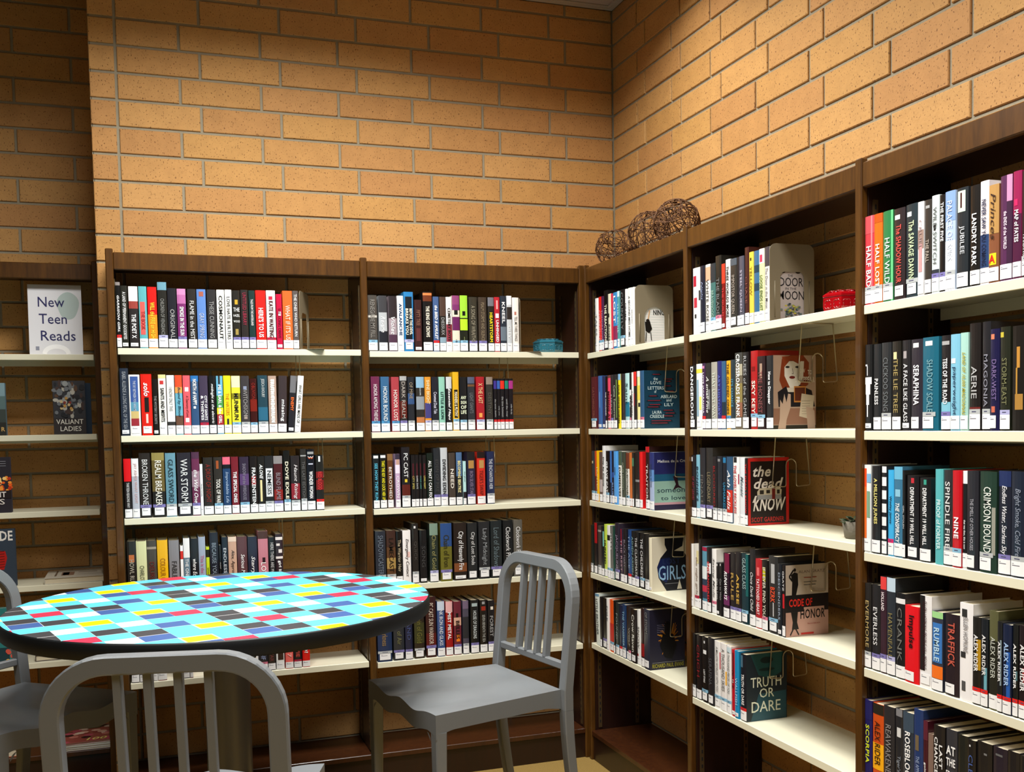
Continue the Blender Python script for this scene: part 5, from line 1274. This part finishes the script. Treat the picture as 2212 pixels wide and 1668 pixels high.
for tx, x0, x1, z in (('New', -.062, .035, .190), ('Teen', -.060, .042, .123), ('Reads', -.055, .072, .056)):
    fit_text(mb, tx, NV, lambda u, v: (x0+u, -.0006, z+v), x1-x0, .040)
mb.poly([(-.075, -.0005, .018), (-.062, -.0005, .018), (-.062, -.0005, .033), (-.075, -.0005, .033)], ink('8c90a0'))
mb.build('lettering', t)
mb = MB(); mb.bbox(-.06, .06, .0020, .060, 0, .003, mat('clear_stand', 'c8ccd0', 0.1), .0005); mb.bbox(-.06, .06, .0020, .004, 0, .12, MATS['clear_stand'], .0005); mb.build('stand', t)

def face_out(x_left, z, w_face, h, th, cover, label, art, y=.240):
    """a book shown cover first: its spine faces along -x, its front cover towards the room"""
    root = empty('book', (x_left, y+th/2, z+.0006), -PI/2, label, 'book', 'books shown face out in the recess case')
    # with the frame turned by -90 deg the local +x side (front cover) faces -Y
    cov, pg = book_shapes(th, h, cover, w_face); cv = cov.build('cover', root); pg.build('page_block', root)
    f = Face(th, h, w_face); art(f); f.mb.build('cover_art', cv)
def art_valiant(f):
    R = random.Random(5); f.rect(0, 1, 0, 1, '3c3c40')
    for i in range(60):
        u, v = R.uniform(.05, .95), R.uniform(.32, .97); f.ell(u, v, R.uniform(.04, .1), R.uniform(.03, .07), R.choice(['5c6068', '787c80', 'a0a4a4', '4c3c38', '2c2c30', 'c0bcb0', '604838']), 7)
    for i in range(14):
        u, v = R.uniform(.25, .7), R.uniform(.45, .75); f.ell(u, v, .05, .03, R.choice(['8c3c30', 'c89850', 'd8c090', '302424']), 6)
    f.rect(0, 1, 0, .30, '3a3434'); f.text('VALIANT', .08, .92, .19, .28, 'f0ece0'); f.text('LADIES', .2, .85, .06, .15, 'f0ece0')
face_out(-2.341, ZT['L'][1], .120, .213, .026, '33343a', 'book showing VALIANT LADIES on its dark crowd cover, second shelf of the recess case', art_valiant)
def art_plain(cols, txt=None):
    def a(f):
        n = len(cols)
        for i, c in enumerate(cols): f.rect(0, 1, i/n, (i+1)/n, c)
        if txt:
            for (s_, u0, u1, v0, v1, c) in txt: f.text(s_, u0, u1, v0, v1, c, True)
    return a
face_out(-2.33, ZT['L'][1], .128, .205, .022, '263444', 'dark navy book standing behind the crowd-cover book in the recess case', art_plain(['263444']), .272)
face_out(-2.660, ZT['L'][1], .150, .205, .03, '48606c', 'teal-grey face-out book cut by the frame, second shelf of the recess case', art_plain(['2c2c28', '3c4440', '587070', '7c98a0'], [('R', .88, .97, .08, .16, 'c8a060')]))
def art_fire(f):
    f.rect(0, 1, 0, 1, '2c2830'); R = random.Random(3)
    for i in range(40): u, v = R.uniform(.3, 1), R.uniform(.38, .62); f.ell(u, v, .05, R.uniform(.02, .06), R.choice(['f0601c', 'f89838', 'c03818', 'fcd080']), 6)
    f.rect(0, 1, .26, .40, '241c1c'); f.text('NIGHT', .3, .88, .28, .38, 'e8e0d8', True); f.text('LIES', .35, .84, .15, .25, 'e8e0d8')
    for i in range(3): f.rect(.5, .9, .84+i*.04, .85+i*.04, '8c8c94')
face_out(-2.655, ZT['L'][2], .152, .218, .03, '33303a', 'dark face-out book with orange fire across its cover, cut by the frame', art_fire)
def art_blade(f):
    f.rect(0, 1, 0, 1, '34404e'); f.text('BLADE', .2, .95, .8, .97, 'ece8e0', True); f.poly([(.4, .3), (.72, .3), (.8, .5), (.76, .62), (.4, .64)], 'b01c18')
    for i in range(7): f.line([(.42, .33+i*.045), (.74, .35+i*.045)], .006, '5c1010')
face_out(-2.650, ZT['L'][3], .152, .228, .03, '34404e', 'slate face-out book with white capitals and red shape, above the left chair', art_blade)
def art_floral(f):
    f.rect(0, 1, 0, 1, '2c7c7c'); R = random.Random(8); f.rect(0, .8, 0, .3, '1c3c44')
    for i in range(26): u, v = R.uniform(.7, 1), R.uniform(.02, .9); f.ell(u, v, .06, .04, R.choice(['d85848', 'e8b83c', 'e07868', '2c5038', 'c03c38']), 8)
face_out(-2.655, ZT['L'][4], .150, .225, .03, '2c7c7c', 'teal face-out book with coral and yellow flowers, fifth shelf of the recess case', art_floral)
# flat dark book on the fifth shelf
def flat(name, loc, rz, w_, d_, h_, cover, label, cat='book', art=None):
    t = empty(name, loc, rz, label, cat); c = jacket(cover); mb = MB(); mb.bbox(-w_/2, w_/2, -d_/2, d_/2, 0, .002, c, .0006); mb.bbox(-w_/2, w_/2, -d_/2, d_/2, h_-.002, h_, c, .0006); mb.bbox(-w_/2, -w_/2+.002, -d_/2, d_/2, .0021, h_-.0021, c, .0005); mb.build('cover', t)
    mb = MB(); mb.box(-w_/2+.0025, w_/2-.004, -d_/2+.003, d_/2-.003, .0022, h_-.0022, PAGES); mb.build('page_block', t)
    if art: m = MB(); art(m, w_, d_, h_); m.build('cover_print', t)
flat('book', (-2.372, .320, ZT['L'][4]+.0006), .05, .150, .14, .024, '3c2c2c', 'dark flat-lying book with white fore-edge under the table rim, fifth shelf')
def album_art(m, w_, d_, h_):
    for x0, x1, y0, y1, c in ((-.5, .5, -.5, .5, 'c8c0ae'), (-.36, -.33, -.3, .4, '6c5c4c'), (-.26, -.06, -.25, .2, '8c6c58'), (-.24, -.14, -.2, .15, '5c3c30'), (0, .3, .05, .2, 'a89c8c'), (0, .42, -.25, -.1, 'b8b0a0')):
        m.poly([(x0*w_, y0*d_, h_+.0003+(0 if x0 == -.5 else .0003)), (x1*w_, y0*d_, h_+.0003+(0 if x0 == -.5 else .0003)), (x1*w_, y1*d_, h_+.0003+(0 if x0 == -.5 else .0003)), (x0*w_, y1*d_, h_+.0003+(0 if x0 == -.5 else .0003))], ink(c))
flat('binder', (-2.281, .352, ZT['L'][3]+.0006), .02, .238, .235, .024, 'cfcabc', 'pale cream binder lying flat on the fourth shelf of the recess case', 'binder', album_art)
def mag_art(k):
    def a(m, w_, d_, h_):
        R = random.Random(k)
        for i in range(30):
            x, y = R.uniform(-.45, .45)*w_, R.uniform(-.45, .4)*d_; s_ = .02
            m.poly([(x+s_*math.cos(b), y+s_*.8*math.sin(b), h_+.0003+i*.00002) for b in [2*PI*q/7 for q in range(7)]], ink(R.choice(['c87c6c', '8c3c38', 'd8a890', '4c5030', 'e0c8b0', '301c1c', 'b85060'])))
        fit_text(m, '100', ink('e8d878'), lambda u, v: (.0+u, -d_*.45+v, h_+.0014), w_*.4, .035, True, True)
    return a
for i in range(4):
    flat('magazine', (-2.262+.004*i*(-1)**i, .355, .1256+i*.0085), .02*(i-1.5), .200, .245, .0078, ['e8e4dc', 'd8d4cc', 'e8e8e4', '9c4c44'][i],
         ['bottom white magazine of the stack of four on the base shelf', 'second magazine from the bottom of the base-shelf stack', 'third magazine, just under the illustrated cover, base shelf', 'magazine with faces and large figures on its cover, topmost of the stack'][i], 'magazine', mag_art(i) if i == 3 else None)
flat('magazine', (-2.60, .300, .1256), 0, .150, .11, .03, 'b85830', 'small orange-covered magazine cut off behind the left chair legs', 'magazine')
flat('picture_book', (-2.262, .02, .0006), .12, .16, .2, .052, '1c8c90', 'teal book lying low in front of the recess case', 'book')
